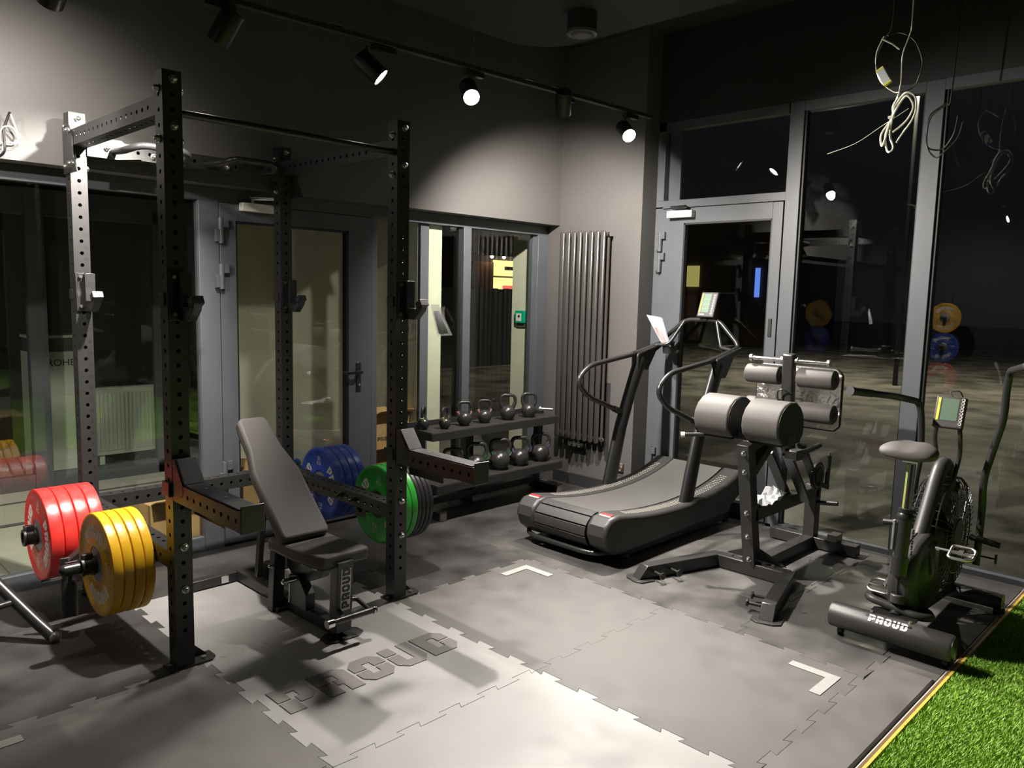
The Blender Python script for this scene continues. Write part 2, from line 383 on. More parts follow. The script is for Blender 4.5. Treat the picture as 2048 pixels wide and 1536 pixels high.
# turf (uncountable blades)
rng = np.random.default_rng(3)
def blades(n, x0, x1, y0, y1, h):
    x = rng.uniform(x0, x1, n); y = rng.uniform(y0, y1, n); a = rng.uniform(0, 2*PI, n); L = h*rng.uniform(.6, 1.25, n)
    lean = rng.uniform(.1, .9, n)*L; w = rng.uniform(.0011, .0020, n); b = a + PI/2 + rng.uniform(-.6, .6, n)
    z0 = np.full(n, -.016)
    p0 = np.stack([x - np.cos(a)*w, y - np.sin(a)*w, z0], 1); p1 = np.stack([x + np.cos(a)*w, y + np.sin(a)*w, z0], 1)
    mx, my = x + np.cos(b)*lean*.4, y + np.sin(b)*lean*.4
    p2 = np.stack([mx + np.cos(a)*w*.9, my + np.sin(a)*w*.9, z0 + L*.6], 1); p3 = np.stack([mx - np.cos(a)*w*.9, my - np.sin(a)*w*.9, z0 + L*.6], 1)
    p4 = np.stack([x + np.cos(b)*lean, y + np.sin(b)*lean, z0 + L], 1)
    v = np.stack([p0, p1, p2, p3, p4], 1).reshape(-1, 3); return v
v1 = blades(115000, 1.25, 3.92, -2.95, -2.312, .024); v2 = blades(30000, 1.0, 3.92, -3.9, -2.95, .024); vv = np.concatenate([v1, v2]); nb = len(vv)//5
me = bpy.data.meshes.new('artificial_turf'); base = np.arange(nb)*5
q = np.stack([base, base+1, base+2, base+3], 1); tr = np.stack([base+3, base+2, base+4], 1)
me.from_pydata(vv.tolist() + [(-1.9, -6.4, -.018), (3.92, -6.4, -.018), (3.92, -2.31, -.018), (-1.9, -2.31, -.018)], [], q.tolist() + tr.tolist() + [(nb*5, nb*5+1, nb*5+2, nb*5+3)])
me.materials.append(MAT['grass']); turf = bpy.data.objects.new('artificial_turf', me); COL.objects.link(turf)
tag(turf, 'bright green artificial turf beside the dark rubber mats', 'turf', kind='stuff')

# ------------------------------------------------------------------ walls, ceiling
struct('wall_left', B(-4.4, 3.745, 1.237, 1.75, 2.18, 3.60), 'wall_paint')
wr = struct('wall_right', B(3.745, 4.05, .405, 1.75, -.02, 3.60), 'wall_paint')
struct('wall_right_upper', B(3.93, 4.10, -6.5, .405, 2.935, 3.60), 'wall_dark')
struct('ceiling', B(-4.5, 4.1, -6.6, 1.8, 3.60, 3.7), 'ceiling_paint')
struct('wall_back', B(-4.5, 4.1, -6.65, -6.5, -.02, 3.6), 'wall_dark')
struct('wall_side', B(-4.55, -4.4, -6.6, 1.8, -.02, 3.6), 'wall_dark')
# dropped ceiling with a rounded corner
pl = [(-4.39, -6.49), (2.69, -6.49)] + [(2.69 - .34 + .34*math.cos(a), .52 - .34 + .34*math.sin(a)) for a in [PI/2*k/10 for k in range(11)]] + [(-4.39, .52)]
struct('ceiling_bulkhead', MB().prism(pl, (0, 0, 3.2), (1, 0, 0), (0, 1, 0), (0, 0, .395)), 'ceiling_paint')
struct('baseboard_right', B(3.728, 3.745, .42, 1.22, -.02, .095), 'wall_dark', bevel=.003)
# unpainted patch behind the radiator, with drips, on the right wall
dr = [(.66, .30), (.64, .42), (.64, .9), (1.19, .9), (1.19, .33)]
bot = []
for k in range(9):
    y = 1.19 - k*.0625; d = random.uniform(.24, .34) if k not in (3, 4, 5) else random.uniform(.15, .22)
    bot += [(y - .008, d + .09), (y - .016, d + .02), (y - .031, d), (y - .046, d + .02), (y - .054, d + .09)]
pp = [(.64, .9), (1.19, .9)] + bot
mk('paint_patch', MB().prism(pp, (3.7435, 0, 0), (0, 1, 0), (0, 0, 1), (-.001, 0, 0)), 'paint_patch', wr)

# ------------------------------------------------------------------ glazing, left (near plane y = 1.375 .. 1.44)
FY0, FY1 = 1.375, 1.435
def frame(name, parent, *a, **k): return mk(name, B(*a), 'frame', parent, bevel=.002, **k)
w1 = sroot('window_1')
frame('bottom_rail', w1, -4.4, .71, FY0, FY1, -.02, .078); frame('head_rail', w1, -4.4, .71, FY0, FY1, 2.10, 2.18)
mk('pane', B(-4.4, .71, 1.405, 1.409, .078, 2.10), 'glass', w1)
d1 = sroot('door_1')
frame('jamb', d1, .71, .832, FY0 - .004, FY1, -.02, 2.10); frame('jamb', d1, 1.925, 1.975, FY0 - .004, FY1, -.02, 2.10); frame('head_rail', d1, .71, 1.975, FY0, FY1, 2.10, 2.18)
leaf = mk('door_leaf', MB().bx(.836, .935, FY0 - .010, FY1 - .01, .01, 2.095).bx(1.735, 1.921, FY0 - .010, FY1 - .01, .01, 2.095).bx(.935, 1.735, FY0 - .010, FY1 - .01, .01, .105).bx(.935, 1.735, FY0 - .010, FY1 - .01, 1.995, 2.095), 'frame', d1, bevel=.0015)
mk('gasket', MB().bx(.935, .945, FY0 - .006, FY1 - .02, .105, 1.995).bx(1.718, 1.735, FY0 - .006, FY1 - .02, .105, 1.995).bx(.935, 1.735, FY0 - .006, FY1 - .02, .105, .117).bx(.935, 1.735, FY0 - .006, FY1 - .02, 1.98, 1.995), 'gasket', leaf)
mk('pane', B(.94, 1.73, 1.400, 1.404, .11, 1.99), 'glass', leaf)
def hinge(par, x, y, z, nx, ny):                      # nx,ny: outward normal; two knuckles offset
    s = V((-ny, nx, 0)); n = V((nx, ny, 0)); c = V((x, y, z)) + n*.018
    mb = MB(); mb.cyl(c - V((0, 0, .075)), c + V((0, 0, .075)), .016, n=14)
    mb.obox(c + s*.020 + V((0, 0, .048)), s*.024, n*.011, (0, 0, .027)); mb.obox(c - s*.016 - V((0, 0, .030)), s*.020, n*.012, (0, 0, .036))
    mk('hinge', mb, 'frame', par, bevel=.001)
for z in (1.93, 1.66, .46): hinge(d1, .834, FY0 - .008, z, 0, -1)
h = MB().bx(1.795, 1.830, FY0 - .018, FY0 - .008, .90, 1.10).cyl((1.812, FY0 - .01, 1.035), (1.812, FY0 - .062, 1.035), .010, n=12).beam((1.815, FY0 - .058, 1.035), (1.66, FY0 - .058, 1.035), .014, .022)
hd = mk('lever_handle', h, 'plastic', leaf, bevel=.002)
mk('key_cylinder', MB().cyl((1.812, FY0 - .017, .945), (1.812, FY0 - .026, .945), .009, n=12), 'zinc', hd)
cl = mk('door_closer', B(.955, 1.200, FY0 - .062, FY0 - .010, 2.055, 2.105), 'white_paint', d1, bevel=.004)
mk('closer_arm', MB().beam((1.02, FY0 - .05, 2.125), (1.16, FY0 - .22, 2.125), .018, .007).beam((1.16, FY0 - .22, 2.132), (1.02, FY0 - .03, 2.14), .016, .006).cyl((1.03, FY0 - .04, 2.10), (1.03, FY0 - .04, 2.13), .01, n=10), 'zinc', cl)
w2 = sroot('window_2')
frame('bottom_rail', w2, 1.975, 2.39, FY0, FY1, -.02, .078); frame('head_rail', w2, 1.975, 2.39, FY0, FY1, 2.10, 2.18); mk('pane', B(1.975, 2.39, 1.405, 1.409, .078, 2.10), 'glass', w2)
w3 = sroot('window_3')
frame('mullion', w3, 2.39, 2.47, FY0 + .035, FY1 + .02, -.02, 2.10); frame('bottom_rail', w3, 2.39, 3.745, FY0, FY1, -.02, .078); frame('head_rail', w3, 2.39, 3.745, FY0, FY1, 2.10, 2.18)
frame('mullion', w3, 2.785, 2.862, FY0 - .004, FY1 + .03, -.02, 2.10); mk('gasket', MB().bx(2.760, 2.785, FY0 + .03, FY1 + .03, .078, 2.10), 'gasket', w3)
frame('mullion', w3, 3.628, 3.742, FY0 - .004, FY1 + .01, -.02, 2.10); mk('gasket', B(3.604, 3.628, FY0 + .03, FY1 + .02, .078, 2.10), 'frame', w3)
mk('pane', B(2.47, 2.785, 1.418, 1.422, .078, 2.10), 'glass', w3); mk('pane', B(2.862, 3.604, 1.418, 1.422, .078, 2.10), 'glass', w3)

# vestibule behind: tiled floor, cream walls, far glazing
vf = struct('floor_vestibule', B(-3.2, 2.62, 1.40, 6.5, -.16, -.012), 'grout')
for i in range(-2, 5):
    for j in range(0, 6):
        x0, y0 = -1.6 + i*.6 + .75, 1.44 + j*.6
        if x0 < -1.3 or y0 > 5: continue
        x1 = min(x0 + .594, 2.385)
        if x1 - x0 < .1: continue
        mk('floor_tile', B(x0, x1, y0, y0 + .588, -.02, random.uniform(-.001, .001)), 'floor_tile', vf, bevel=.001, seg=1)
mk('drain_strip', MB().bx(-1.4, 2.385, 2.64, 2.69, -.02, .003).bx(-1.4, 2.385, 3.22, 3.26, -.02, .003), 'grout', vf)
struct('wall_vestibule_right', B(2.385, 2.62, 1.44, 3.58, -.02, 2.6), 'cream')
struct('wall_vestibule_far', MB().bx(1.95, 2.385, 3.56, 3.72, -.02, 2.6).bx(-3.2, -1.6, 3.56, 3.72, -.02, 2.6), 'cream')
struct('ceiling_vestibule', B(-3.2, 2.62, 1.44, 6.5, 2.55, 2.65), 'wall_dark')
struct('wall_reveal', B(3.71, 3.745, 1.44, 1.75, -.02, 2.18), 'cream')
wf_ = sroot('window_4')
frame('bottom_rail', wf_, -1.6, 1.95, 3.58, 3.65, -.02, .115); frame('head_rail', wf_, -1.6, 1.95, 3.58, 3.65, 2.10, 2.30); frame('mullion', wf_, .352, .478, 3.56, 3.65, .0, 2.30)
frame('mullion', wf_, 1.285, 1.335, 3.58, 3.65, 0, 2.2); frame('mullion', wf_, 1.68, 1.95, 3.58, 3.65, 0, 2.2); frame('mullion', wf_, -.75, -.62, 3.58, 3.65, 0, 2.3)
mk('pane', B(-1.6, 1.95, 3.61, 3.614, .11, 2.10), 'glass', wf_)
struct('wall_far_room', MB().bx(-3.2, 2.6, 6.0, 6.1, -.02, 2.6), 'wall_paint')

# ------------------------------------------------------------------ glazing, right (plane x = 3.93)
GX0, GX1 = 3.93, 4.0
d2 = sroot('door_2')
frame('jamb', d2, GX0, GX1, .338, .405, -.04, 2.30); frame('jamb', d2, GX0 + .01, GX1, -.70, -.655, -.04, 2.30); frame('transom', d2, GX0, GX1, -.66, .405, 2.285, 2.345); frame('sill', d2, GX0, GX1, -.70, .405, -.05, .0)
lf = mk('door_leaf', MB().bx(GX0 - .008, GX1 - .01, .140, .335, .0, 2.278).bx(GX0 - .008, GX1 - .01, -.650, -.575, .0, 2.278).bx(GX0 - .008, GX1 - .01, -.575, .140, .0, .10).bx(GX0 - .008, GX1 - .01, -.575, .140, 2.165, 2.278), 'frame', d2, bevel=.0015)
mk('gasket', MB().bx(GX0 - .004, GX1 - .02, .128, .140, .10, 2.165).bx(GX0 - .004, GX1 - .02, -.575, -.565, .10, 2.165).bx(GX0 - .004, GX1 - .02, -.575, .14, 2.155, 2.165), 'gasket', lf)
mk('pane', B(3.966, 3.970, -.57, .135, .10, 2.16), 'glass_ext', lf)
mk('latch_plate', B(GX0 - .014, GX0 - .006, -.618, -.592, 1.34, 1.47), 'plastic', lf, bevel=.002)
for z in (2.03, 1.87, .33): hinge(d2, GX0 - .004, .338, z, -1, 0)
cl = mk('door_closer', B(GX0 - .06, GX0 - .008, .045, .265, 2.205, 2.258), 'white_paint', d2, bevel=.004)
mk('closer_arm', MB().beam((GX0 - .035, .22, 2.275), (GX0 - .10, .06, 2.275), .018, .008).beam((GX0 - .035, .24, 2.29), (GX0 - .09, .08, 2.285), .022, .010).cyl((GX0 - .035, .10, 2.255), (GX0 - .035, .10, 2.285), .012, n=10), 'plastic', cl)
w5 = sroot('window_5')
frame('jamb', w5, GX0, GX1, .338, .405, 2.345, 2.935); frame('head_rail', w5, GX0, GX1, -.645, .405, 2.87, 2.935); mk('pane', B(3.966, 3.970, -.64, .338, 2.345, 2.87), 'glass_ext', w5)
mk('reveal_strip', B(GX0 + .01, GX0 + .03, .20, .30, 2.345, 2.87), 'frame', w5)
w6 = sroot('window_6')
frame('mullion', w6, GX0, GX1, -.755, -.655, -.05, 2.936); frame('mullion', w6, GX0, GX1, -1.615, -1.510, -.05, 2.935)
frame('bottom_rail', w6, GX0, GX1, -1.51, -.755, -.05, .012); frame('head_rail', w6, GX0, GX1, -1.51, -.755, 2.87, 2.935)
mk('gasket', MB().bx(GX0 + .015, GX1 - .01, -.770, -.755, .0, 2.87).bx(GX0 + .015, GX1 - .01, -1.51, -1.500, 0, 2.87), 'gasket', w6); mk('pane', B(3.976, 3.980, -1.50, -.77, 0, 2.87), 'glass_ext', w6)
w7 = sroot('window_7')
frame('bottom_rail', w7, GX0, GX1, -3.2, -1.615, -.05, .012); frame('head_rail', w7, GX0, GX1, -3.2, -1.615, 2.87, 2.935); frame('mullion', w7, GX0, GX1, -3.3, -3.2, -.05, 2.935)
mk('gasket', B(GX0 + .015, GX1 - .01, -1.632, -1.615, 0, 2.87), 'gasket', w7); mk('pane', B(3.976, 3.980, -3.2, -1.632, 0, 2.87), 'glass_ext', w7)
struct('wall_right_end', B(3.93, 4.1, -6.5, -3.3, -.05, 2.935), 'wall_dark')

# ------------------------------------------------------------------ outside
struct('ground_outside', MB().add([(4.0, -25, -.12), (70, -25, -.12), (70, 70, -.12), (4.0, 70, -.12)], [(0, 1, 2, 3)]).add([(2.62, 1.76, -.12), (4.0, 1.76, -.12), (4.0, 70, -.12), (2.62, 70, -.12)], [(0, 1, 2, 3)]), 'snow_mud')

# ------------------------------------------------------------------ power rack
SW = .0375; RW, RD, RH = 1.119, 1.136, 2.424
rack = thing('power_rack', 'tall black steel power rack with drilled uprights and pull-up bars', 'power rack', (RW/2, RD/2, 0))
HZ = [.40 + (k - 1)*.0586 for k in range(-3, 36) if .1 < .40 + (k - 1)*.0586 < 2.35]
def upright_mb():
    m = MB()
    for (n, u) in (((0, -1, 0), (1, 0, 0)), ((0, 1, 0), (1, 0, 0)), ((1, 0, 0), (0, 1, 0)), ((-1, 0, 0), (0, 1, 0))):
        m.holed(V(n)*SW + V((0, 0, .008)), u, (0, 0, 1), 2*SW, RH - .010, [z - .008 for z in HZ], .0095, .005, n)
    m.bx(-SW, SW, -SW, SW, RH - .003, RH); return m
up_me = None; CORN = [(0, 0), (RW, 0), (0, RD), (RW, RD)]
num = MB()
for k in range(1, 26):
    t = textmb(str(k), .021, (.0185, -SW - .0006, .40 + (k-1)*.0586 + .022), (1, 0, 0), (0, 0, 1)); num.add(t.v, t.f)
ups = []
for i, (x, y) in enumerate(CORN):
    if i == 0:
        o = mk('upright', upright_mb(), 'steel', rack, smooth=False, loc=V((x, y, 0)) - rack.location); n0 = mk('number_print', num, 'gasket', o, smooth=False, loc=(0, 0, 0))
        fp = mk('foot_plate', MB().prism([(-.065, -.045), (.11, -.045), (.135, -.02), (.135, .045), (-.065, .045)], (0, 0, .0005), (1, 0, 0), (0, 1, 0), (0, 0, .008)).prism([(SW, .008), (.115, .008), (SW, .085)], (0, .02, 0), (1, 0, 0), (0, 0, 1), (0, .006, 0)), 'steel', o, loc=(0, 0, 0))
        bo = mk('anchor_bolt', MB().cyl((.085, -.015, .008), (.085, -.015, .018), .011, n=8).cyl((-.052, .0, .008), (-.052, .0, .017), .009, n=8), 'zinc', o, loc=(0, 0, 0))
    else:
        o = bpy.data.objects.new('upright', ups[0].data); COL.objects.link(o); o.parent = rack; o.location = V((x, y, 0)) - rack.location
        for nm, src in (('number_print', n0), ('foot_plate', fp), ('anchor_bolt', bo)):
            c = bpy.data.objects.new(nm, src.data); COL.objects.link(c); c.parent = o
            if nm == 'number_print': c['kind'] = 'stuff'
    ups.append(o)
def hbeam(name, a, b, r=SW, sp=.0586, hole=True):
    a, b = V(a), V(b); d = (b - a); L = d.length; n = d.normalized(); side = V((0, 0, 1)).cross(n); m = MB()
    hs = [.07 + k*sp for k in range(int((L - .1)/sp))] if hole else []
    for nn, u in ((side, V((0, 0, 1))), (-side, V((0, 0, 1))), (V((0, 0, 1)), side), (V((0, 0, -1)), side)):
        m.holed(a + nn*r, u, n, 2*r, L, hs, .0095, .004, nn)
    return mk(name, m, 'steel', rack, smooth=False)
hbeam('side_beam', (0, SW, 2.297), (0, RD - SW, 2.297)); hbeam('side_beam', (RW, SW, 2.297), (RW, RD - SW, 2.297))
hbeam('side_beam', (0, SW, .465), (0, RD - SW, .465)); hbeam('side_beam', (RW, SW, .465), (RW, RD - SW, .465))
hbeam('rear_beam', (SW, RD, 2.272), (RW - SW, RD, 2.272)); hbeam('rear_beam', (SW, RD, .465), (RW - SW, RD, .465))
mk('pull_up_bar', MB().cyl((SW, 0, 2.275), (RW - SW, 0, 2.275), .016, n=16), 'steel_satin', rack)
# multi-grip handles on the rear beam and gusset plates
for sx, x0 in ((1, .16), (-1, RW - .16)):
    P = fil([(x0, RD - SW, 2.262), (x0, .93, 2.25), (x0 + sx*.05, .86, 2.275), (x0 + sx*.27, .86, 2.275), (x0 + sx*.32, .93, 2.25), (x0 + sx*.32, RD - SW, 2.262)], .05)
    mk('grip_handle', MB().tube(P, .017, 14), 'steel_satin', rack)
for x, s in ((0, 1), (RW, -1)):
    g = [(s*SW, 2.32), (s*.20, 2.32), (s*.30, 2.24), (s*.18, 2.222), (s*SW, 2.222)]
    mk('gusset_plate', MB().prism(g, (x, RD - SW - .010, 0), (1, 0, 0), (0, 0, 1), (0, .007, 0)), 'steel', rack, bevel=.001)
    g2 = [(.04, 2.36), (-.05, 2.36), (-.10, 2.30), (-.10, 2.22), (-.16, 2.13), (.04, 2.13)]
    mk('gusset_plate', MB().prism(g2, (x - s*SW - s*.001, RD, 0), (0, 1, 0), (0, 0, 1), (-s*.007, 0, 0)), 'steel', rack, bevel=.001)
def bolt(p, n, r=.0155):
    p, n = V(p), V(n).normalized(); m = MB().cyl(p, p + n*.004, r*1.05, n=16); m.cyl(p + n*.004, p + n*.014, r*.86, n=6); m.lathe([(r*.75, .012), (r*.68, .017), (r*.4, .021), (.0001, .022)], p, n, 12)
    return m
BL = []
for x, y in CORN:
    fr = y - SW; bk = y + SW
    if y == 0: BL += [((x + .004, fr, 2.39), (0, -1, 0)), ((x + .004, fr, 2.213), (0, -1, 0))]
    else: BL += [((x + .004, fr, 2.395), (0, -1, 0))]
    for z in (2.355, 2.165): BL += [((x - SW, y - .002, z), (-1, 0, 0)), ((x + SW, y - .002, z), (1, 0, 0))]
    for z in (.524, .343): BL += [((x + .004, fr, z), (0, -1, 0))] if y == 0 else []
for x, s in ((0, 1), (RW, -1)): BL += [((x + s*.13, RD - SW - .010, 2.272), (0, -1, 0)), ((x + s*.36, RD - SW, 2.262), (0, -1, 0)), ((x - s*SW - s*.008, RD - .10, 2.17), (-s, 0, 0)), ((x - s*SW - s*.008, RD - .06, 2.33), (-s, 0, 0))]
for p, n in BL: mk('bolt', bolt(p, n), 'zinc', rack)
# storage pegs
PEGS = [(-1, -SW, -.354, .376, .39), (-1, -SW, -.335, .985, .387), (1, RW + SW, 1.56, .385, .392), (1, RW + SW, 1.50, .962, .404)]
for s, x0, x1, y, z in PEGS:
    mk('plate_peg', MB().cyl((x0, y, z), (x1 - s*.02, y, z), .0245, n=24).lathe([(.0245, 0), (.023, .008), (.017, .015), (.007, .019), (.0001, .020)], (x1 - s*.02, y, z), (s, 0, 0), 24), 'steel_satin', rack)
    mk('peg_bracket', MB().bx(min(x0, x0 + s*.008), max(x0, x0 + s*.008), y - .05, y + .05, z - .05, .51).cyl((x0 + s*.008, y, z), (x0 + s*(.03 if s < 0 else .085), y, z), .034, n=20), 'steel', rack, bevel=.0015)
    for dy in (-.05, .05) if s > 0 else ():
        mk('bolt', MB().cyl((RW - SW, y + dy*1.3, .467), (RW - SW - .045, y + dy*1.3, .467), .008, n=10).cyl((RW - SW, y + dy*1.3, .467), (RW - SW - .012, y + dy*1.3, .467), .014, n=6), 'steel_satin', rack)

# j-hooks
def jhook(x, y, label):
    t = thing('j_hook', label, 'j-hook', (x, y - SW, 1.46), group='j-hooks on the rack uprights')
    f = y - SW
    mk('back_plate', MB().bx(x - .036, x - .030, f - .010, f + .055, 1.46, 1.65).bx(x - .036, x + .030, f - .009, f - .0015, 1.46, 1.65), 'steel_satin', t, bevel=.0015)
    pr = [(0, 0), (.085, 0), (.135, .045), (.145, .075), (.112, .085), (.092, .048), (.030, .048), (.030, .19), (0, .19)]
    mk('hook_arm', MB().prism([(-a, b) for a, b in pr], (x + .002, f - .009, 1.46), (0, 1, 0), (0, 0, 1), (.034, 0, 0)), 'steel_satin', t, bevel=.0015)
    mk('liner', MB().bx(x - .004, x + .042, f - .046, f - .039, 1.512, 1.648).bx(x - .004, x + .042, f - .096, f - .04, 1.508, 1.515).obox((x + .019, f - .133, 1.538), (.024, 0, 0), (0, .018, -.010), (0, .008, .014)), 'uhmw', t, bevel=.001)
    mk('pin', MB().cyl((x - .016, f - .009, 1.632), (x - .016, f - .022, 1.632), .008, n=10).cyl((x - .016, f - .009, 1.485), (x - .016, f - .022, 1.485), .008, n=10), 'zinc', t)
    mk('clip', MB().bx(x - .045, x - .0375, f + .02, f + .07, 1.52, 1.57), 'steel', t, bevel=.001)
    return t
jhook(0, 0, 'black j-hook on the nearest rack upright, left of the bench'); jhook(RW, 0, 'black j-hook with a clear plastic bag hanging on it')
jhook(0, RD, 'black j-hook on the brightly lit rear left upright'); jhook(RW, RD, 'black j-hook on the rear right upright, in front of the glass door')

# safety spotter arms
def spot_arm(x, label):
    t = thing('safety_arm', label, 'safety arm', (x, -SW, .73), group='safety spotter arms')
    m = MB(); L = .575; a = V((x + .006, -SW - .016, .768)); r = .0385; w = .0435
    hs = [.07 + k*.0586 for k in range(9)]
    for nn, u, dd, wid in (((-1, 0, 0), (0, 0, 1), w, 2*r), ((1, 0, 0), (0, 0, 1), w, 2*r)):
        m.holed(a + V(nn)*dd, u, (0, -1, 0), wid, L, hs, .0095, .004, nn)
    m.add([a + V((-w, 0, r)), a + V((w, 0, r)), a + V((w, -L, r)), a + V((-w, -L, r))], [(0, 1, 2, 3)]); m.add([a + V((-w, 0, -r)), a + V((w, 0, -r)), a + V((w, -L, -r)), a + V((-w, -L, -r))], [(3, 2, 1, 0)])
    mk('beam', m, 'steel', t, smooth=False)
    y0 = -SW - .016
    mk('bracket', MB().prism([(0, -.04), (0, .13), (-.010, .135), (-.03, .13), (-.10, .038), (-.10, -.0)], (x - w + .005, y0 + .014, .768), (0, 1, 0), (0, 0, 1), (.005, 0, 0)).prism([(0, -.04), (0, .13), (-.010, .135), (-.03, .13), (-.10, .038), (-.10, 0)], (x + w + .003, y0 + .014, .768), (0, 1, 0), (0, 0, 1), (.005, 0, 0)).bx(x - w + .005, x + w + .008, y0 + .006, y0 + .014, .73, .90), 'steel', t, bevel=.001)
    mk('sloped_liner', MB().obox((x + .006, y0 - .056, .858), (w - .002, 0, 0), (0, .037, .047), (0, -.004, .0032)), 'uhmw', t, bevel=.002)
    mk('top_liner', B(x + .006 - w + .004, x + .006 + w - .004, y0 - L + .02, y0 - .095, .768 + r, .768 + r + .007), 'uhmw', t, bevel=.002)
    mk('end_plate', MB().bx(x + .006 - w - .002, x + .006 + w + .002, y0 - L - .006, y0 - L, .768 - r - .004, .768 + r + .022), 'steel', t, bevel=.004)
    mk('rear_clip', MB().bx(x - .0475, x - .0375, y0 + .03, y0 + .1, .74, .80), 'steel', t, bevel=.002)
    mk('lower_brace', MB().bx(x + .045, x + .052, y0 - .26, y0 + .01, .66, .735), 'steel', t, bevel=.002)
    for yy in (-.05, -.22): mk('liner_screw', MB().cyl((x + .006, y0 + yy - .15, .768 + r + .006), (x + .006, y0 + yy - .15, .768 + r + .009), .006, n=10), 'zinc', t)
spot_arm(0, 'black drilled safety arm on the nearest upright beside the yellow plates'); spot_arm(RW, 'black drilled safety arm on the right upright before the kettlebells')

# ------------------------------------------------------------------ weight plates
def arcword(mb, txt, th0, R0, h, ang_per, x, flip=False):
    n = len(txt)
    for i, ch in enumerate(txt):
        c = th0 - (i - (n-1)/2)*ang_per
        if ch in LET and txt == 'PROUD':
            pcs = LET[ch]
        else:
            t = textmb(ch, 1.25, (0, 0, 0), (1, 0, 0), (0, 1, 0)); pcs = [[(t.v[q][0] + .4, t.v[q][1]) for q in f] for f in t.f]
        for pc in pcs:
            q = []
            for a, b in pc:
                rr = R0 + b*h; th = c - (a - .4)*ang_per*.98/.8*(.86)
                q.append((-math.cos(th)*rr, math.sin(th)*rr))
            mb.prism(q, (x, 0, 0), (0, 1, 0), (0, 0, 1), (-.0012, 0, 0))
    return mb
def plate_proto(col, thick, kg, rot, R=.225, label='', group='', ink='white_print'):
    root = None
    pf = [(.0265, .006), (.078, .006), (.082, .002), (.095, .001), (.10, .004), (.196, .004), (.202, .0), (R - .006, .0), (R - .001, .003), (R, .008), (R, thick - .008), (R - .001, thick - .003), (R - .006, thick - .001), (.202, thick - .001), (.0265, thick - .005), (.0265, .006)]
    root = mk('weight_plate', MB().lathe(pf, (0, 0, 0), (1, 0, 0), 56), col, None)
    tag(root, label, 'weight plate', group)
    mk('hub_insert', MB().lathe([(.0262, -.0005), (.030, -.001), (.072, .0035), (.076, .0065)], (0, 0, 0), (1, 0, 0), 40), 'grey_steel' if kg > 10 else 'plate_black', root, loc=(0, 0, 0))
    lt = MB(); arcword(lt, 'PROUD', rot, .118, .055, .33, .0043); arcword(lt, 'PROUD', rot + PI, .118, .055, .33, .0043)
    for a in (rot + PI/2, rot - PI/2):
        d = V((0, -math.cos(a), math.sin(a))); tv = V((0, -math.sin(a), -math.cos(a)))*1
        for s_, rr in ((str(kg), .148), ('KG', .118)):
            t = textmb(s_, .034, d*rr + V((.0028, 0, 0)), -V((0, -math.sin(a), -math.cos(a)))*-1, d, (0, 0, 0)); lt.add(t.v, t.f)
    mk('lettering', lt, ink, root, smooth=False, loc=(0, 0, 0))
    return root
def stack(col, thick, kg, n, x0, y, z, rot, name, peg, ink='white_print'):
    ordn = ['outermost', 'second', 'third', 'innermost'] if x0 < 0 else ['nearest', 'second', 'third', 'farthest']
    g = name + ' weight plates'
    p = plate_proto(col, thick, kg, rot, label='', group=g, ink=ink)
    for i in range(n):
        o = p if i == 0 else dup(p, (0, 0, 0))
        o.location = (x0 + i*(thick + .0008), y + random.uniform(-.002, .002), z - .0015); o['label'] = f'{ordn[i]} {name} bumper plate of the stack on the {peg} peg'
        if i: o.rotation_euler = (random.uniform(0, 6), 0, 0)
stack('red', .0595, 25, 4, -.28, .985, .387, -.12, 'red', 'rear left', 'pink_print')
stack('yellow', .0425, 15, 4, -.211, .376, .39, 1.72, 'yellow', 'front left', 'pink_print')
stack('blue', .049, 20, 4, 1.252, .962, .404, .05, 'blue', 'rear right')
stack('green', .042, 10, 3, 1.267, .385, .392, -.15, 'green', 'front right')
stack('plate_black', .027, 5, 4, 1.267 + 3*.0429, .385, .392, .4, 'black', 'front right', 'plate_black')

# wall-mounted plate store left of the picture (it shows as a reflection in the right window)
ps = thing('plate_storage_post', 'black plate storage post reflected in the right-hand window', 'plate storage', (-3.86, .44, 0))
mk('post', MB().bx(-3.92, -3.84, .40, .48, 0, 1.75), 'steel', ps, bevel=.002); mk('base', MB().bx(-4.05, -3.70, .20, .68, 0, .02), 'steel', ps, bevel=.002)
for z in (1.40, .955, .51): mk('plate_peg', MB().cyl((-3.84, .44, z), (-3.55, .44, z), .024, n=20), 'steel_satin', ps)
for col, kg, z, nm in (('yellow', 15, 1.40, 'yellow bumper plate on the storage post reflected in the window'), ('blue', 20, .955, 'blue bumper plate on the storage post reflected in the window'), ('red', 25, .51, 'red bumper plate on the storage post reflected in the window')):
    o = plate_proto(col, .055, kg, 1.4, label=nm, group='plates on the storage post'); o.location = (-3.70, .44, z); o.rotation_euler = (0, 0, PI)

# lock collars on the pegs
for x, y, z, lab in ((-.284, .985, .387, 'black locking collar on the peg end of the red plates'), (-.215, .376, .39, 'black locking collar pushed against the yellow plates')):
    t = thing('barbell_collar', lab, 'collar', (x, y, z), group='locking collars')
    mk('ring', MB().lathe([(.0262, 0), (.040, 0), (.043, -.004), (.043, -.014), (.037, -.016), (.037, -.042), (.041, -.046), (.040, -.056), (.0262, -.056), (.0262, 0)], (x, y, z), (1, 0, 0), 28), 'plastic', t)
    mk('lever', MB().obox((x - .030, y - .004, z + .045), (.022, 0, 0), (0, .012, 0), (0, .003, .012)), 'plastic', t, bevel=.003)

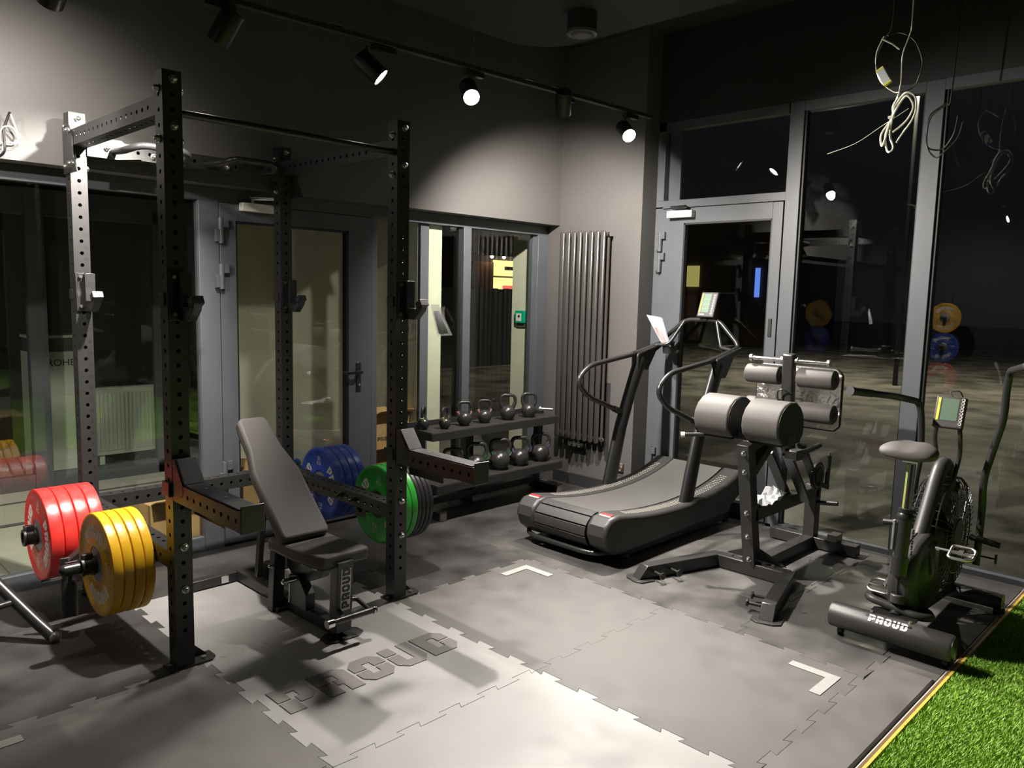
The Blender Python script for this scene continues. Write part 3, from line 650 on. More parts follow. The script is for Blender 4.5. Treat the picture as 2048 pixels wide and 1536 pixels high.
# landmine sleeve and loose handle at lower left
t = thing('landmine_sleeve', 'black swivelling landmine sleeve hanging below the red plates', 'landmine', (-.22, .62, 0))
mk('sleeve', MB().lathe([(.030, 0), (.034, .003), (.034, .17), (.030, .172), (.030, .0)], (-.258, .60, .095), V((.02, .06, .165)), 24), 'plastic', t)
mk('bracket', MB().bx(-.26, -.19, .63, .645, .24, .34).bx(-.26, -.19, .70, .715, .24, .34).beam((-.22, .70, .31), (-.04, .70, .44), .05, .05), 'steel', t, bevel=.002)
mk('cross_bolt', MB().cyl((-.235, .60, .30), (-.235, .74, .30), .008, n=10).cyl((-.30, .70, .255), (-.26, .66, .268), .012, n=10).cyl((-.335, .72, .245), (-.30, .70, .255), .008, n=8), 'chrome', t)
t = thing('bar_handle', 'black ball-ended steel handle lying on the mat at the left edge', 'handle', (-.36, .60, 0))
mk('rod', MB().tube([(-.333, .60, .030), (-.375, .66, .085), (-.455, .78, .20), (-.53, .90, .31)], .026, 16), 'steel_satin', t)
mk('ball_end', MB().ball((-.327, .590, .026), .024, 16), 'grey_steel', t); mk('cross_rod', MB().cyl((-.435, .75, .17), (-.62, .70, .17), .016, n=14), 'steel_satin', t)

# ------------------------------------------------------------------ bench
bn = thing('weight_bench', 'adjustable weight bench with grey vinyl pads inside the rack', 'bench', (.64, .25, 0))
mk('base_beam', MB().beam((.635, .76, .035), (.645, -.20, .035), .055, .055), 'steel', bn, bevel=.003)
mk('rear_foot', MB().beam((.30, .775, .03), (.95, .775, .03), .055, .05), 'steel', bn, bevel=.003)
mk('foot_cap', MB().bx(.52, .56, .746, .748, .01, .05), 'chrome', bn)
mk('rear_stub', MB().bx(.70, .755, .60, .655, .0, .115), 'steel', bn, bevel=.002)
mk('pivot_post', MB().beam((.575, .27, .0), (.585, .25, .34), .06, .05, (0, 1, 0)).beam((.695, .27, .0), (.690, .25, .34), .05, .05, (0, 1, 0)).bx(.56, .71, .22, .30, 0, .02), 'steel', bn, bevel=.003)
mk('pivot_plate', MB().prism([(.24, .22), (.12, .16), (-.06, .24), (-.14, .34), (.24, .36)], (.625, 0, 0), (0, 1, 0), (0, 0, 1), (.05, 0, 0)), 'steel', bn, bevel=.002)
mk('ladder_plate', MB().prism([(.16, .06), (.02, .06), (.02, .14), (.10, .22), (.18, .2)], (.60, 0, 0), (0, 1, 0), (0, 0, 1), (.05, 0, 0)), 'steel', bn, bevel=.002)
for y, z in ((.10, .305), (.02, .30), (-.08, .305), (.245, .33), (.245, .24)): mk('bolt', bolt((.60 if y < .2 else .547, y, z), (-1, 0, 0), .012), 'zinc', bn)
mk('pull_pin', MB().cyl((.60, .105, .20), (.545, .105, .20), .014, n=14).ball((.535, .105, .20), .016).cyl((.56, .10, .19), (.55, .09, .10), .004, n=8), 'chrome', bn)
fpst = mk('front_post', MB().beam((.645, -.205, .03), (.645, -.225, .37), .085, .06, (0, 1, 0)), 'steel', bn, bevel=.003)
lbl = mk('label_plate', MB().obox((.648, -.2475, .235), (.026, 0, 0), (0, -.0055, .1), (0, .0008, 0)), 'label_white', fpst, bevel=.0005)
mk('lettering', word(MB(), (.670, -.2445, .145), (0, -.055, 1), (-1, 0, 0), .042, (0, -1, -.055), thick=.0008, pitch=.93), 'plastic', lbl) if False else mk('lettering', word(MB(), (.669, -.2438, .147), (0, -.055, 1), (-1, 0, 0), .042, (0, -1, -.055), thick=.0012, pitch=.93), 'plastic', fpst)
mk('floor_plate', MB().prism([(-.10, -.035), (-.06, -.06), (.06, -.06), (.10, -.035), (.10, .02), (.06, .05), (-.06, .05), (-.10, .02)], (.65, -.205, .0012), (1, 0, 0), (0, 1, 0), (0, 0, .006)), 'steel', bn, bevel=.001)
mk('foot_bar', MB().tube(fil([(.535, -.305, .125), (.775, -.305, .125)], .01), .0145, 14).tube(fil([(.745, -.305, .125), (.745, -.19, .15), (.645, -.19, .16)], .02), .011, 12).beam((.60, -.30, .125), (.62, -.22, .14), .02, .02), 'steel_satin', bn)
mk('bar_end', MB().cyl((.512, -.305, .125), (.545, -.305, .125), .020, n=18).cyl((.757, -.305, .125), (.765, -.305, .125), .018, n=18), 'chrome', bn)
seat = [(-.115, .20), (-.115, -.02), (-.085, -.21), (-.07, -.235), (.165, -.235), (.18, -.21), (.155, -.02), (.145, .20)]
mk('seat_pad', MB().prism(seat, (.615, 0, .345), (1, 0, 0), (0, 1, 0), (0, .0, .058)), 'vinyl', bn, bevel=.014, seg=3)
mk('seat_board', MB().prism([(a*.85, b*.85) for a, b in seat], (.62, -.01, .333), (1, 0, 0), (0, 1, 0), (0, 0, .012)), 'vinyl_dark', bn)
bd = V((0, .55, .505)).normalized(); bnm = V((0, -bd.z, bd.y))
bk = [(-.118, 0), (.118, 0), (.128, .03), (.125, .40), (.092, .54), (.082, .72), (.060, .745), (-.060, .745), (-.082, .72), (-.092, .54), (-.125, .40), (-.128, .03)]
mk('back_pad', MB().prism(bk, V((.622, .075, .385)), (1, 0, 0), bd, bnm*.06), 'vinyl', bn, bevel=.016, seg=3)
mk('back_board', MB().prism([(a*.86, .02 + b*.95) for a, b in bk], V((.622, .075, .385)) - bnm*.014, (1, 0, 0), bd, bnm*.0135), 'vinyl_dark', bn)
mk('back_strut', MB().beam(V((.622, .14, .36)) - bnm*.02, V((.622, .14, .36)) + bd*.55 - bnm*.02, .05, .04).beam((.622, .45, .60), (.63, .55, .08), .03, .03, (1, 0, 0)), 'steel', bn, bevel=.002)

# ------------------------------------------------------------------ kettlebell rack
kr = thing('kettlebell_rack', 'two-tier black rack with rubber-topped shelves holding kettlebells', 'kettlebell rack', (2.75, 1.0, 0))
def shelf(x0, x1, y0, y1, z, name):
    s = mk(name, MB().bx(x0, x1, y0, y1, z - .012, z).bx(x0, x1, y0 - .004, y0, z - .052, z + .004).bx(x0, x1, y1, y1 + .004, z - .03, z + .045).bx(x0 - .004, x0, y0, y1, z - .05, z + .004).bx(x1, x1 + .004, y0, y1, z - .05, z + .004), 'steel', kr, bevel=.0015)
    mk('rubber_mat', B(x0 + .01, x1 - .01, y0 + .005, y1 - .005, z, z + .006), 'rubber_shelf', s)
shelf(2.11, 3.43, .915, 1.19, .622, 'upper_shelf'); shelf(2.09, 3.40, .835, 1.12, .268, 'lower_shelf')
for x in (2.16, 3.40):
    mk('side_post', MB().beam((x, 1.13, .02), (x, 1.10, .66), .05, .06, (0, 1, 0)).beam((x, 1.10, .60), (x, .95, .59), .04, .04).beam((x, 1.12, .25), (x, .87, .235), .04, .04), 'steel', kr, bevel=.002)
    mk('foot', MB().beam((x + .03, .89, .03), (x + .03, 1.2, .03), .06, .06), 'steel', kr, bevel=.003)
    mk('foot_cap', MB().bx(x + .0, x + .06, .872, .89, 0, .075), 'rubber', kr, bevel=.004)
mk('middle_post', MB().bx(2.62, 2.70, 1.13, 1.19, 0, .60), 'steel', kr, bevel=.002); mk('cross_bar', MB().beam((2.19, 1.13, .08), (3.40, 1.13, .08), .05, .05), 'steel', kr)
mk('knob', MB().ball((3.455, 1.14, .665), .014).cyl((3.44, 1.14, .66), (3.52, 1.06, .655), .010, n=10), 'zinc', kr)

def kettlebell(x, y, z, H, bw, band, label, rz=0, r=None):
    t = thing('kettlebell', label, 'kettlebell', (x, y, z), group='kettlebells on the two-tier rack')
    R = bw/2; zc = R*.90; pr = []
    for k in range(15):
        a = -PI/2 + PI*k/14; rr = R*math.cos(a); hh = zc + R*.97*math.sin(a)
        if hh < .004: hh = 0; rr = R*.62 if k else .0001
        pr.append((rr, max(0, hh)))
    t.rotation_euler = (0, 0, rz)
    mk('body', MB().lathe([(.0001, 0), (R*.60, 0)] + [q for q in pr if q[1] > .004], (0, 0, 0), (0, 0, 1), 28), 'iron', t, loc=(0, 0, 0))
    hr = r or H*.062; hw = R*.98 if H > .2 else R*.95; top = H - hr; b0 = zc + R*.55
    P = fil([(-R*.60, 0, b0), (-hw*1.05, 0, b0 + (top - b0)*.50), (-hw*.82, 0, top), (hw*.82, 0, top), (hw*1.05, 0, b0 + (top - b0)*.50), (R*.60, 0, b0)], (top - b0)*.42, 7)
    n = len(P); rs = [hr*(1.3 - .3*min(1, min(i, n-1-i)/4)) for i in range(n)]
    mk('handle', MB().tube(P, rs, 14), 'iron', t, loc=(0, 0, 0))
    if band:
        for s in (-1, 1):
            a = V((s*R*.66, 0, b0 + (top - b0)*.04)); b = V((s*R*.92, 0, b0 + (top - b0)*.30))
            mk('colour_band', MB().cyl(a, b, hr*1.25, n=16), band, t, loc=(0, 0, 0))
    em = textmb(str(int(H*100)), R*.42, (0, -R*1.0 - .0, zc - R*.28), (1, 0, 0), (0, 0, 1))
    em.v = [(vx, -math.sqrt(max(1e-6, (R*1.004)**2 - vx*vx - (vz - zc)**2*1.05)), vz) for vx, vy, vz in em.v]
    mk('weight_mark', em, 'steel_side', t, smooth=False, loc=(0, 0, 0))
KT = [(2.175, 1.09, .165, .088, 'band_lime', 'smallest kettlebell with lime bands, at the left end of the upper shelf', 1.2), (2.315, 1.02, .158, .086, 'band_lime', 'small kettlebell with lime bands, second from left on the upper shelf', .9),
      (2.520, 1.04, .182, .110, 'band_pink', 'kettlebell with pink bands, third from left on the upper shelf', .1), (2.718, 1.035, .180, .108, 'band_pink', 'kettlebell with pink bands, fourth from left on the upper shelf', .05),
      (2.962, 1.03, .205, .122, None, 'plain black kettlebell, fifth from left on the upper shelf', 0), (3.188, 1.02, .200, .120, None, 'plain black kettlebell at the right end of the upper shelf', 0)]
for x, y, H, bw, bd_, lab, rz in KT: kettlebell(x, y, .628, H, bw, bd_, lab, rz - .55)
KL = [(2.365, .985, .215, .140, None, 'kettlebell on the lower shelf, half hidden behind the safety arm'), (2.572, .955, .236, .150, 'band_green', 'kettlebell with green bands, right behind the safety arm end'), (2.805, .945, .240, .155, 'band_green', 'kettlebell with green bands in the middle of the lower shelf'),
      (3.022, .945, .232, .142, 'band_violet', 'kettlebell with violet bands, second from right on the lower shelf'), (3.270, .955, .232, .145, 'band_violet', 'kettlebell with violet bands at the right end of the lower shelf')]
for x, y, H, bw, bd_, lab in KL: kettlebell(x, y, .274, H, bw, bd_, lab, -.55)

# ------------------------------------------------------------------ vertical radiator
rd = thing('tube_radiator', 'tall anthracite column radiator on the grey wall', 'radiator', (3.70, .92, .4))
for k in range(8):
    y = 1.125 - k*.0605
    mk('column', MB().tube([(3.655, y, .405), (3.655, y, .415), (3.655, y, 2.105), (3.655, y, 2.115)], [.012, .024, .024, .012], 16, ry=.55, upv=(1, 0, 0)), 'radiator', rd)
for z in (.44, 2.085): mk('header_pipe', MB().cyl((3.69, 1.15, z), (3.69, .67, z), .019, n=16), 'radiator', rd)
mk('column', MB().cyl((3.69, .672, .42), (3.69, .672, 2.06), .012, n=14), 'radiator', rd)
mk('vent_plug', MB().cyl((3.69, .672, 2.085), (3.69, .655, 2.085), .017, n=12).cyl((3.69, .672, .44), (3.69, .655, .44), .012, n=12), 'chrome', rd)
mk('valve', MB().cyl((3.68, .95, .40), (3.68, .95, .34), .014, n=12).cyl((3.68, .90, .40), (3.68, .90, .34), .014, n=12).bx(3.66, 3.70, .86, 1.0, .345, .372), 'radiator', rd)
mk('valve_nut', MB().cyl((3.655, .955, .372), (3.645, .955, .372), .012, n=8).cyl((3.655, .90, .37), (3.645, .90, .37), .012, n=8).cyl((3.655, .855, .37), (3.645, .855, .37), .01, n=8), 'zinc', rd)

# ------------------------------------------------------------------ curved treadmill
tm = thing('curved_treadmill', 'black curved manual treadmill facing the glass door', 'treadmill', (3.05, -.125, 0))
YN, YF, CW = -.495, .245, .16
TOP = [(2.40, .302), (2.50, .286), (2.62, .268), (2.80, .250), (3.0, .241), (3.15, .241), (3.32, .250), (3.48, .268), (3.64, .298), (3.76, .332), (3.85, .364)]
def zt(x):
    for (a, za), (b, zb) in zip(TOP, TOP[1:]):
        if a <= x <= b: return za + (zb - za)*(x - a)/(b - a)
    return TOP[0][1] if x < TOP[0][0] else TOP[-1][1]
prof = TOP + [(3.885, .352), (3.905, .30), (3.895, .24), (3.85, .18), (3.74, .125), (3.70, .07), (2.46, .05), (2.36, .065), (2.29, .12), (2.262, .19), (2.275, .25), (2.32, .292)]
for y0 in (YN, YF - CW):
    mk('side_cover', MB().prism(prof, (0, y0, 0), (1, 0, 0), (0, 0, 1), (0, CW, 0)), 'plastic_grey', tm, bevel=.028, seg=4, ang=30)
beltp = [(x, z - .006) for x, z in TOP] ; under = [(x, z - .03) for x, z in reversed(TOP)]
mk('running_belt', MB().prism([(2.42, .290)] + beltp[1:] + [(3.88, .345), (3.885, .30)] + under[1:], (0, YN + CW + .004, 0), (1, 0, 0), (0, 0, 1), (0, YF - YN - 2*CW - .008, 0)), 'belt', tm, ang=30)
A0 = V((2.40, 0, .185)); rr = .112
for k in range(6):                                    # slats turning round the rear drum
    a0 = math.radians(92 + k*34); a1 = math.radians(92 + (k+1)*34 - 4)
    p = [(A0.x + rr*math.cos(a)*(1.22), A0.z + rr*math.sin(a)) for a in (a0, (a0+a1)/2, a1)]; q = [(A0.x + (rr-.012)*math.cos(a)*1.22, A0.z + (rr-.012)*math.sin(a)) for a in (a1, (a0+a1)/2, a0)]
    mk('belt_slat', MB().prism(p + q, (0, YN + CW + .004, 0), (1, 0, 0), (0, 0, 1), (0, YF - YN - 2*CW - .008, 0)), 'slat', tm, bevel=.002)
mk('drum', MB().cyl((2.40, YN + CW, .185), (2.40, YF - CW, .185), .095, n=28).bx(2.42, 3.80, YN + CW, YF - CW, .09, .22), 'vinyl_dark', tm)
for yy in (YN + .045, YF - CW + .035):                # step grips: rows of slanted pale bars
    m = MB(); x = 2.52
    while x < 3.72:
        big = 1.0 if x < 3.25 else .45
        z0, z1 = zt(x), zt(x + .03)
        sl = V((1, 0, (z1 - z0)/.03)).normalized(); cr_ = V((0, 1, 0)); d = (sl*.32 + cr_).normalized(); w_ = (sl - cr_*.32).normalized(); nn = sl.cross(cr_)
        for off in ((-.020, 0, .020) if big < 1 else (0,)):
            m.obox(V((x + .02, yy + .038 + off, zt(x + .02) + .0005)), d*(.036*big if big == 1 else .008), w_*.0042, nn*.0014)
        x += .026
    mk('step_grip', m, 'tread_dot', tm, smooth=False)
for y0, s in ((YN, 1), (YF - CW, 1)):                 # warning sticker and name on both rear caps
    def cap(ang_, r=.1145, cx=2.395, cz=.187): return V((cx + r*1.205*math.cos(math.radians(ang_)), 0, cz + r*math.sin(math.radians(ang_))))
    yc_ = y0 + .028
    for nm, a0, a1, mt, e in (('sticker_red', 97, 106, 'warn_red', .0), ('sticker_white', 107, 127, 'label_white', .0)):
        P0, P1 = cap(a0), cap(a1); d = (P1 - P0)/2; n = V((-d.z, 0, d.x)).normalized()
        if n.z < 0: n = -n
        mk(nm, MB().obox((P0 + P1)/2 + V((0, yc_ + .052, 0)) + n*.0015, d, (0, .042, 0), n*.001), mt, tm)
    P0, P1 = cap(134), cap(148); d = (P0 - P1).normalized(); n = V((-d.z, 0, d.x)).normalized()
    mk('lettering', word(MB(), P1 + V((0, yc_ + .098, 0)) + n*.001, (0, -1, 0), d, .021, n, thick=.001, pitch=.95), 'label_white', tm, smooth=False)
mk('rear_bar', MB().tube(fil([(2.50, YF - .02, .10), (2.36, YF - .02, .062), (2.30, YF - .12, .058), (2.30, YN + .18, .058), (2.36, YN + .06, .062), (2.50, YN + .06, .09)], .07), .016, 14), 'steel_satin', tm)
mk('base_frame', MB().bx(2.52, 3.70, YN + .04, YN + .09, .02, .07).bx(2.52, 3.70, YF - .09, YF - .04, .02, .07).bx(2.6, 2.66, YN + .05, YF - .05, .025, .065).bx(3.5, 3.56, YN + .05, YF - .05, .025, .065), 'steel', tm)
mk('levelling_foot', MB().cyl((2.56, YN + .065, 0), (2.56, YN + .065, .03), .02, n=14).cyl((2.56, YF - .065, 0), (2.56, YF - .065, .03), .02, n=14), 'zinc', tm)
for y in (YN + .05, YF - .05): mk('wheel', MB().cyl((3.74, y - .012, .036), (3.74, y + .012, .036), .036, n=20), 'plastic', tm)
PX = [(3.205, .21), (3.255, .40), (3.325, .65), (3.425, .90), (3.50, 1.06), (3.545, 1.14)]
for y, nm in ((YN + .06, 'n'), (YF - .03, 'f')):
    mk('post', MB().tube([(x, y, z) for x, z in PX], [.066, .064, .060, .058, .062, .070], 20, ry=.58, upv=(0, 1, 0)), 'plastic', tm)
    mk('post_bracket', MB().prism([(3.465, 1.07), (3.60, 1.05), (3.70, 1.19), (3.80, 1.235), (3.81, 1.262), (3.62, 1.222), (3.48, 1.19), (3.462, 1.17)], (0, y - .032, 0), (1, 0, 0), (0, 0, 1), (0, .064, 0)), 'plastic', tm, bevel=.012, seg=3)
    mk('hand_rail', MB().tube(fil([(3.70, y, 1.232), (3.45, y, 1.178), (2.93, y, 1.118), (2.80, y, 1.02), (2.92, y, .905), (3.30, y, .765)], .09, 7), .0175, 14), 'steel_satin', tm)
    mk('rail_clamp', MB().cyl((3.235, y, .789), (3.30, y, .765), .023, n=16), 'plastic', tm); mk('rail_clamp', MB().cyl((3.44, y, 1.177), (3.47, y, 1.184), .021, n=16), 'plastic', tm)
for s, yb in ((-1, YN + .06), (1, YF - .03)):
    yi = yb - s*.10
    mk('front_tube', MB().tube(fil([(3.72, yb, 1.238), (3.80, yb, 1.255), (3.815, yb - s*.02, 1.29), (3.84, yb - s*.17, 1.425), (3.845, yb - s*.22, 1.44), (3.845, -.125, 1.442)], .06, 6), .016, 14), 'steel_satin', tm)
    mk('inner_tube', MB().tube(fil([(3.72, yb, 1.238), (3.74, yi, 1.25), (3.76, yi - s*.02, 1.28), (3.82, yb - s*.19, 1.43)], .04, 6), .013, 12), 'steel_satin', tm)
    mk('cup_holder', MB().lathe([(.030, 0), (.040, .001), (.046, .085), (.050, .088), (.050, .094), (.044, .094), (.038, .006), (.001, .006)], (3.79, yb - s*.075, 1.175), (0, 0, 1), 24), 'plastic', tm)
cons = mk('console', MB().obox((3.83, -.16, 1.553), (0, .070, 0), (.034, 0, .092), (-.011, 0, .004)), 'console', tm, bevel=.008, seg=3)
cd = V((.034, 0, .092)).normalized(); cn = V((-.011, 0, .004)).normalized(); cc = V((3.83, -.16, 1.553)) + cn*.0122
def on(a, b): return cc + V((0, -a, 0)) + cd*b
mk('screen', MB().obox(on(-.010, .010), (0, .030, 0), cd*.072, cn*.001), 'lcd', cons); mk('screen_line', MB().obox(on(-.010, .04), (0, .028, 0), cd*.001, cn*.0016).obox(on(-.010, .0), (0, .028, 0), cd*.001, cn*.0016).obox(on(-.010, -.035), (0, .028, 0), cd*.001, cn*.0016), 'lcd_line', cons)
mk('yellow_strip', MB().obox(on(-.052, .010), (0, .006, 0), cd*.074, cn*.001), 'yellow_strip', cons)
for k in range(8): mk('button', MB().lathe([(.0055, 0), (.0075, .0008), (.0075, .0)], on(.046, .070 - k*.020), cn, 14), 'button_ring', cons, smooth=False)
mk('lettering', word(MB(), on(-.055, -.083), (0, -1, 0), cd, .010, cn, thick=.0008), 'label_white', cons, smooth=False)
mk('console_neck', MB().beam((3.845, -.14, 1.44), (3.845, -.15, 1.48), .05, .03, (0, 1, 0)).ball((3.85, -.175, 1.51), .02), 'plastic', tm)
# plastic bag with a printed sheet in the far cup holder
bg = thing('plastic_bag', 'clear zip bag holding a red printed sheet, stuck in the treadmill cup holder', 'plastic bag', (3.70, .15, 1.22))
e1 = V((-.30, .62, .10)).normalized(); e2 = V((-.33, .28, .95)).normalized(); o_ = V((3.745, .125, 1.235)); en = e1.cross(e2)
def sheet(wa, wb, la, lb, bulge, off, n=8):
    m = MB(); vs = []; fs = []
    for j in range(n+1):
        for i in range(n+1):
            a, b_ = i/n, j/n; vs.append(o_ + e1*(wa + (wb - wa)*a)*(.55 + .45*b_) + e2*(la + (lb - la)*b_) + en*(off + bulge*math.sin(PI*a)*math.sin(PI*min(1, b_*1.1)) + .003*math.sin(7*a + 5*b_)))
    for j in range(n):
        for i in range(n): fs.append((j*(n+1)+i, j*(n+1)+i+1, (j+1)*(n+1)+i+1, (j+1)*(n+1)+i))
    return m.add(vs, fs)
mk('bag_film', sheet(-.055, .065, 0, .245, .012, 0), 'polythene', bg); mk('bag_film', sheet(-.055, .065, 0, .245, -.012, 0), 'polythene', bg)
mk('zip_strip', MB().add(*(lambda m: (m.v, m.f))(sheet(-.057, .067, .218, .232, .003, .004, 4))), 'film_grey', bg)
mk('printed_sheet', sheet(-.040, .048, .01, .200, .006, -.002), 'label_white', bg); mk('red_print', sheet(-.014, .040, .012, .150, .006, .0025), 'print_red', bg); mk('red_print', sheet(-.014, .040, .012, .150, .006, -.0065), 'print_red', bg)

# ------------------------------------------------------------------ glute ham developer
gh = thing('ghd_machine', 'black glute ham developer with two grey thigh pads and foot rollers', 'ghd machine', (3.1, -1.11, 0))
YC = -1.11; bh = .075
mk('front_cross', MB().beam((2.86, -.885, bh/2 + .004), (2.86, -1.335, bh/2 + .004), .075, bh), 'steel', gh, bevel=.004)
for y0, y1 in ((-.89, -.70), (-1.33, -1.49)):
    s = 1 if y1 > YC else -1
    A_, B_ = V((2.88, y0, 0)), V((2.285, y1, 0)); d = (B_ - A_).normalized(); sd = V((d.y, -d.x, 0))*.036
    pts = [(0, .004), (0, .079), ((B_-A_).length - .055, .079), ((B_-A_).length, .006)]
    mk('front_leg', MB().prism(pts, A_ - sd, d, (0, 0, 1), sd*2), 'steel', gh, bevel=.004)
    c = B_ + d*-.02
    mk('foot_plate', MB().prism([(-.06, -.075), (.03, -.075), (.055, -.04), (.055, .04), (.03, .075), (-.06, .075)], c + V((0, 0, .0012)), d, V((d.y, -d.x, 0)), (0, 0, .006)), 'steel', gh, bevel=.001)
    for tt in (.10, .22):                              # band pegs on the inner side of each leg
        q_ = B_ - d*tt + V((0, 0, .042)); n_ = V((0, -s, 0)); n_ = (n_ - d*n_.dot(d)).normalized()
        mk('band_peg', MB().cyl(q_ + n_*.034, q_ + n_*.115, .0085, n=12).cyl(q_ + n_*.112, q_ + n_*.120, .020, n=18), 'steel_satin', gh)
mk('long_beam', MB().beam((2.88, YC, .042), (3.66, YC, .042), .075, bh), 'steel', gh, bevel=.004)
mk('rear_cross', MB().beam((3.65, -.85, .042), (3.65, -1.42, .042), .075, .07), 'steel', gh, bevel=.004)
mk('rear_block', MB().bx(3.60, 3.70, -1.30, -1.24, .078, .12), 'grey_steel', gh, bevel=.003)
fu = mk('front_upright', MB().beam((2.872, YC, .0), (2.70, YC, .80), .075, .075, (0, 1, 0)), 'steel', gh, bevel=.004)
ud = (V((2.70, YC, .80)) - V((2.872, YC, 0))).normalized(); un = V((-ud.z, 0, ud.x))
def onu(z, n=.038): t = z/ud.z; return V((2.872, YC, 0)) + ud*t + un*n
for z in (.115, .255, .40, .645, .755): mk('bolt', bolt(onu(z) + V((0, -.006, 0)), un, .0145), 'zinc', gh)
lb = V((2.872, YC - .0378, 0)) + ud*(.44/ud.z)
mk('label_frame', MB().obox(lb + ud*.11 + V((.005, -.0006, 0)), ud*.115, un*.024, (0, .0008, 0)), 'steel_side', fu); mk('lettering', word(MB(), lb + un*-.020 + V((.006, -.0014, 0)), ud, un, .038, (0, -1, 0), thick=.0008, pitch=.93), 'gasket', fu, smooth=False)
for s in (-1, 1): mk('base_gusset', MB().prism([(0, .08), (s*.19, .08), (s*.16, .095), (0, .16)], (2.905, YC, 0), (0, 1, 0), (0, 0, 1), (.006, 0, 0)), 'steel', gh)
for s in (-1, 1):
    for y in (.07, .13): mk('bolt', MB().cyl((2.86, YC + s*y, .079), (2.86, YC + s*y, .092), .011, n=6), 'zinc', gh)
mk('upper_beam', MB().beam((2.80, YC, .375), (3.66, YC, .375), .075, .075), 'steel', gh, bevel=.004)
mk('rear_upright', MB().beam((3.65, YC, .06), (3.65, YC, .42), .075, .075, (0, 1, 0)), 'steel', gh, bevel=.004)
mk('pad_bar', MB().beam((2.82, -.80, .83), (2.82, -1.32, .83), .09, .055).beam((2.73, YC, .78), (3.02, YC, .835), .065, .06), 'steel', gh, bevel=.003)
mk('pad_brace', MB().beam((2.74, YC, .60), (3.02, YC, .80), .06, .055), 'steel', gh, bevel=.003)
pp_ = [(.015, 0)] + [(.15 - .165*math.cos(a) + .0, .09 + .155*math.sin(a)) for a in [PI*(k/16)*1.0 - .35 for k in range(0, 17)]]
pp_ = [(2.72, .815), (2.665, .86), (2.648, .905), (2.655, .955), (2.685, 1.0), (2.735, 1.033), (2.80, 1.047), (2.865, 1.040), (2.92, 1.01), (2.958, .962), (2.972, .905), (2.965, .85), (2.93, .815)]
for y0, y1 in ((-.800, -1.015), (-1.100, -1.315)):
    pd = mk('thigh_pad', MB().prism(pp_, (0, y1, 0), (1, 0, 0), (0, 0, 1), (0, y0 - y1, 0)), 'vinyl', gh, bevel=.010, seg=3, ang=50)
    cx_ = [(2.82 + (a - 2.82)*.96, .92 + (b - .92)*.96) for a, b in pp_]
    mk('pad_side', MB().prism(cx_, (0, y1 - .0022, 0), (1, 0, 0), (0, 0, 1), (0, .002, 0)), 'vinyl_dark', pd)
    mk('pad_board', MB().bx(2.74, 2.98, y1 + .02, y0 - .02, .80, .818), 'vinyl_dark', gh)
mk('hand_grip', MB().cyl((2.78, -.82, .80), (2.70, -.70, .79), .012, n=14), 'steel_satin', gh); mk('grip_cap', MB().cyl((2.708, -.712, .7912), (2.695, -.692, .7895), .017, n=16), 'label_white', gh)
mk('carriage', MB().beam((2.98, YC, .80), (3.26, YC, .83), .075, .075).beam((3.20, YC - .02, .60), (3.20, YC - .02, .84), .06, .06, (0, 1, 0)), 'steel', gh, bevel=.003)
for s in (-1, 1):
    mk('lift_link', MB().beam((3.06, YC + s*.06 - .02, .70), (3.36, YC + s*.06 - .02, .37), .02, .06, (0, 1, 0)).beam((3.24, YC + s*.06 - .02, .74), (3.47, YC + s*.06 - .02, .48), .02, .05, (0, 1, 0)), 'steel', gh, bevel=.002)
mk('carriage_block', MB().bx(3.02, 3.10, YC - .16, YC - .08, .68, .74), 'steel', gh, bevel=.003); mk('block_face', MB().bx(3.012, 3.02, YC - .155, YC - .085, .685, .735), 'grey_steel', gh, bevel=.003)
mk('carriage_grip', MB().cyl((3.12, YC - .12, .70), (3.34, YC - .15, .735), .016, n=16), 'steel_satin', gh); mk('grip_cap', MB().cyl((3.115, YC - .12, .699), (3.13, YC - .121, .702), .021, n=16), 'label_white', gh)
rp = mk('roller_post', MB().beam((3.205, YC, .84), (3.175, YC, 1.285), .055, .07, (0, 1, 0)), 'steel', gh, bevel=.012, seg=3)
mk('top_handle', MB().cyl((3.185, -.865, 1.245), (3.185, -1.345, 1.245), .0135, n=16), 'chrome', gh)
for y in (-.865, -1.345, YC - .045, YC + .045): mk('handle_ring', MB().cyl((3.185, y - .008, 1.245), (3.185, y + .008, 1.245), .021, n=18), 'zinc', gh)
for z, x in ((1.148, 3.20), (.945, 3.215)):
    for y0, y1 in ((-.835, -1.055), (-1.165, -1.385)):
        r_ = .058
        rl = mk('foot_roller', MB().lathe([(.02, 0), (r_ - .01, 0), (r_ - .002, .006), (r_, .015), (r_, .205), (r_ - .002, .214), (r_ - .01, .22), (.02, .22)], (x, y0, z), (0, -1, 0), 32), 'vinyl', gh)
        mk('roller_cap', MB().lathe([(r_ - .012, .2195), (r_ - .014, .223), (.016, .223), (.012, .228), (.0001, .228)], (x, y0, z), (0, -1, 0), 28), 'vinyl_dark', rl)
mk('wire_latch', MB().tube(fil([(3.15, YC + .03, .90), (3.13, YC + .04, 1.06), (3.13, YC + .01, 1.075), (3.15, YC - .04, 1.05)], .015), .005, 8), 'steel_satin', gh)
fpl = [(-.865, .835), (-1.335, .835), (-1.365, .865), (-1.365, 1.165), (-1.335, 1.195), (-.865, 1.195), (-.835, 1.165), (-.835, .865)]
mk('foot_plate', MB().prism(fpl, (3.335, 0, 0), (0, 1, 0), (0, 0, 1), (.005, 0, 0)), 'diamond', gh)
mk('plate_frame', MB().tube(fil([(3.345, a, b) for a, b in fpl], .01, 3, True), .010, 10, closed=True), 'plastic', gh)
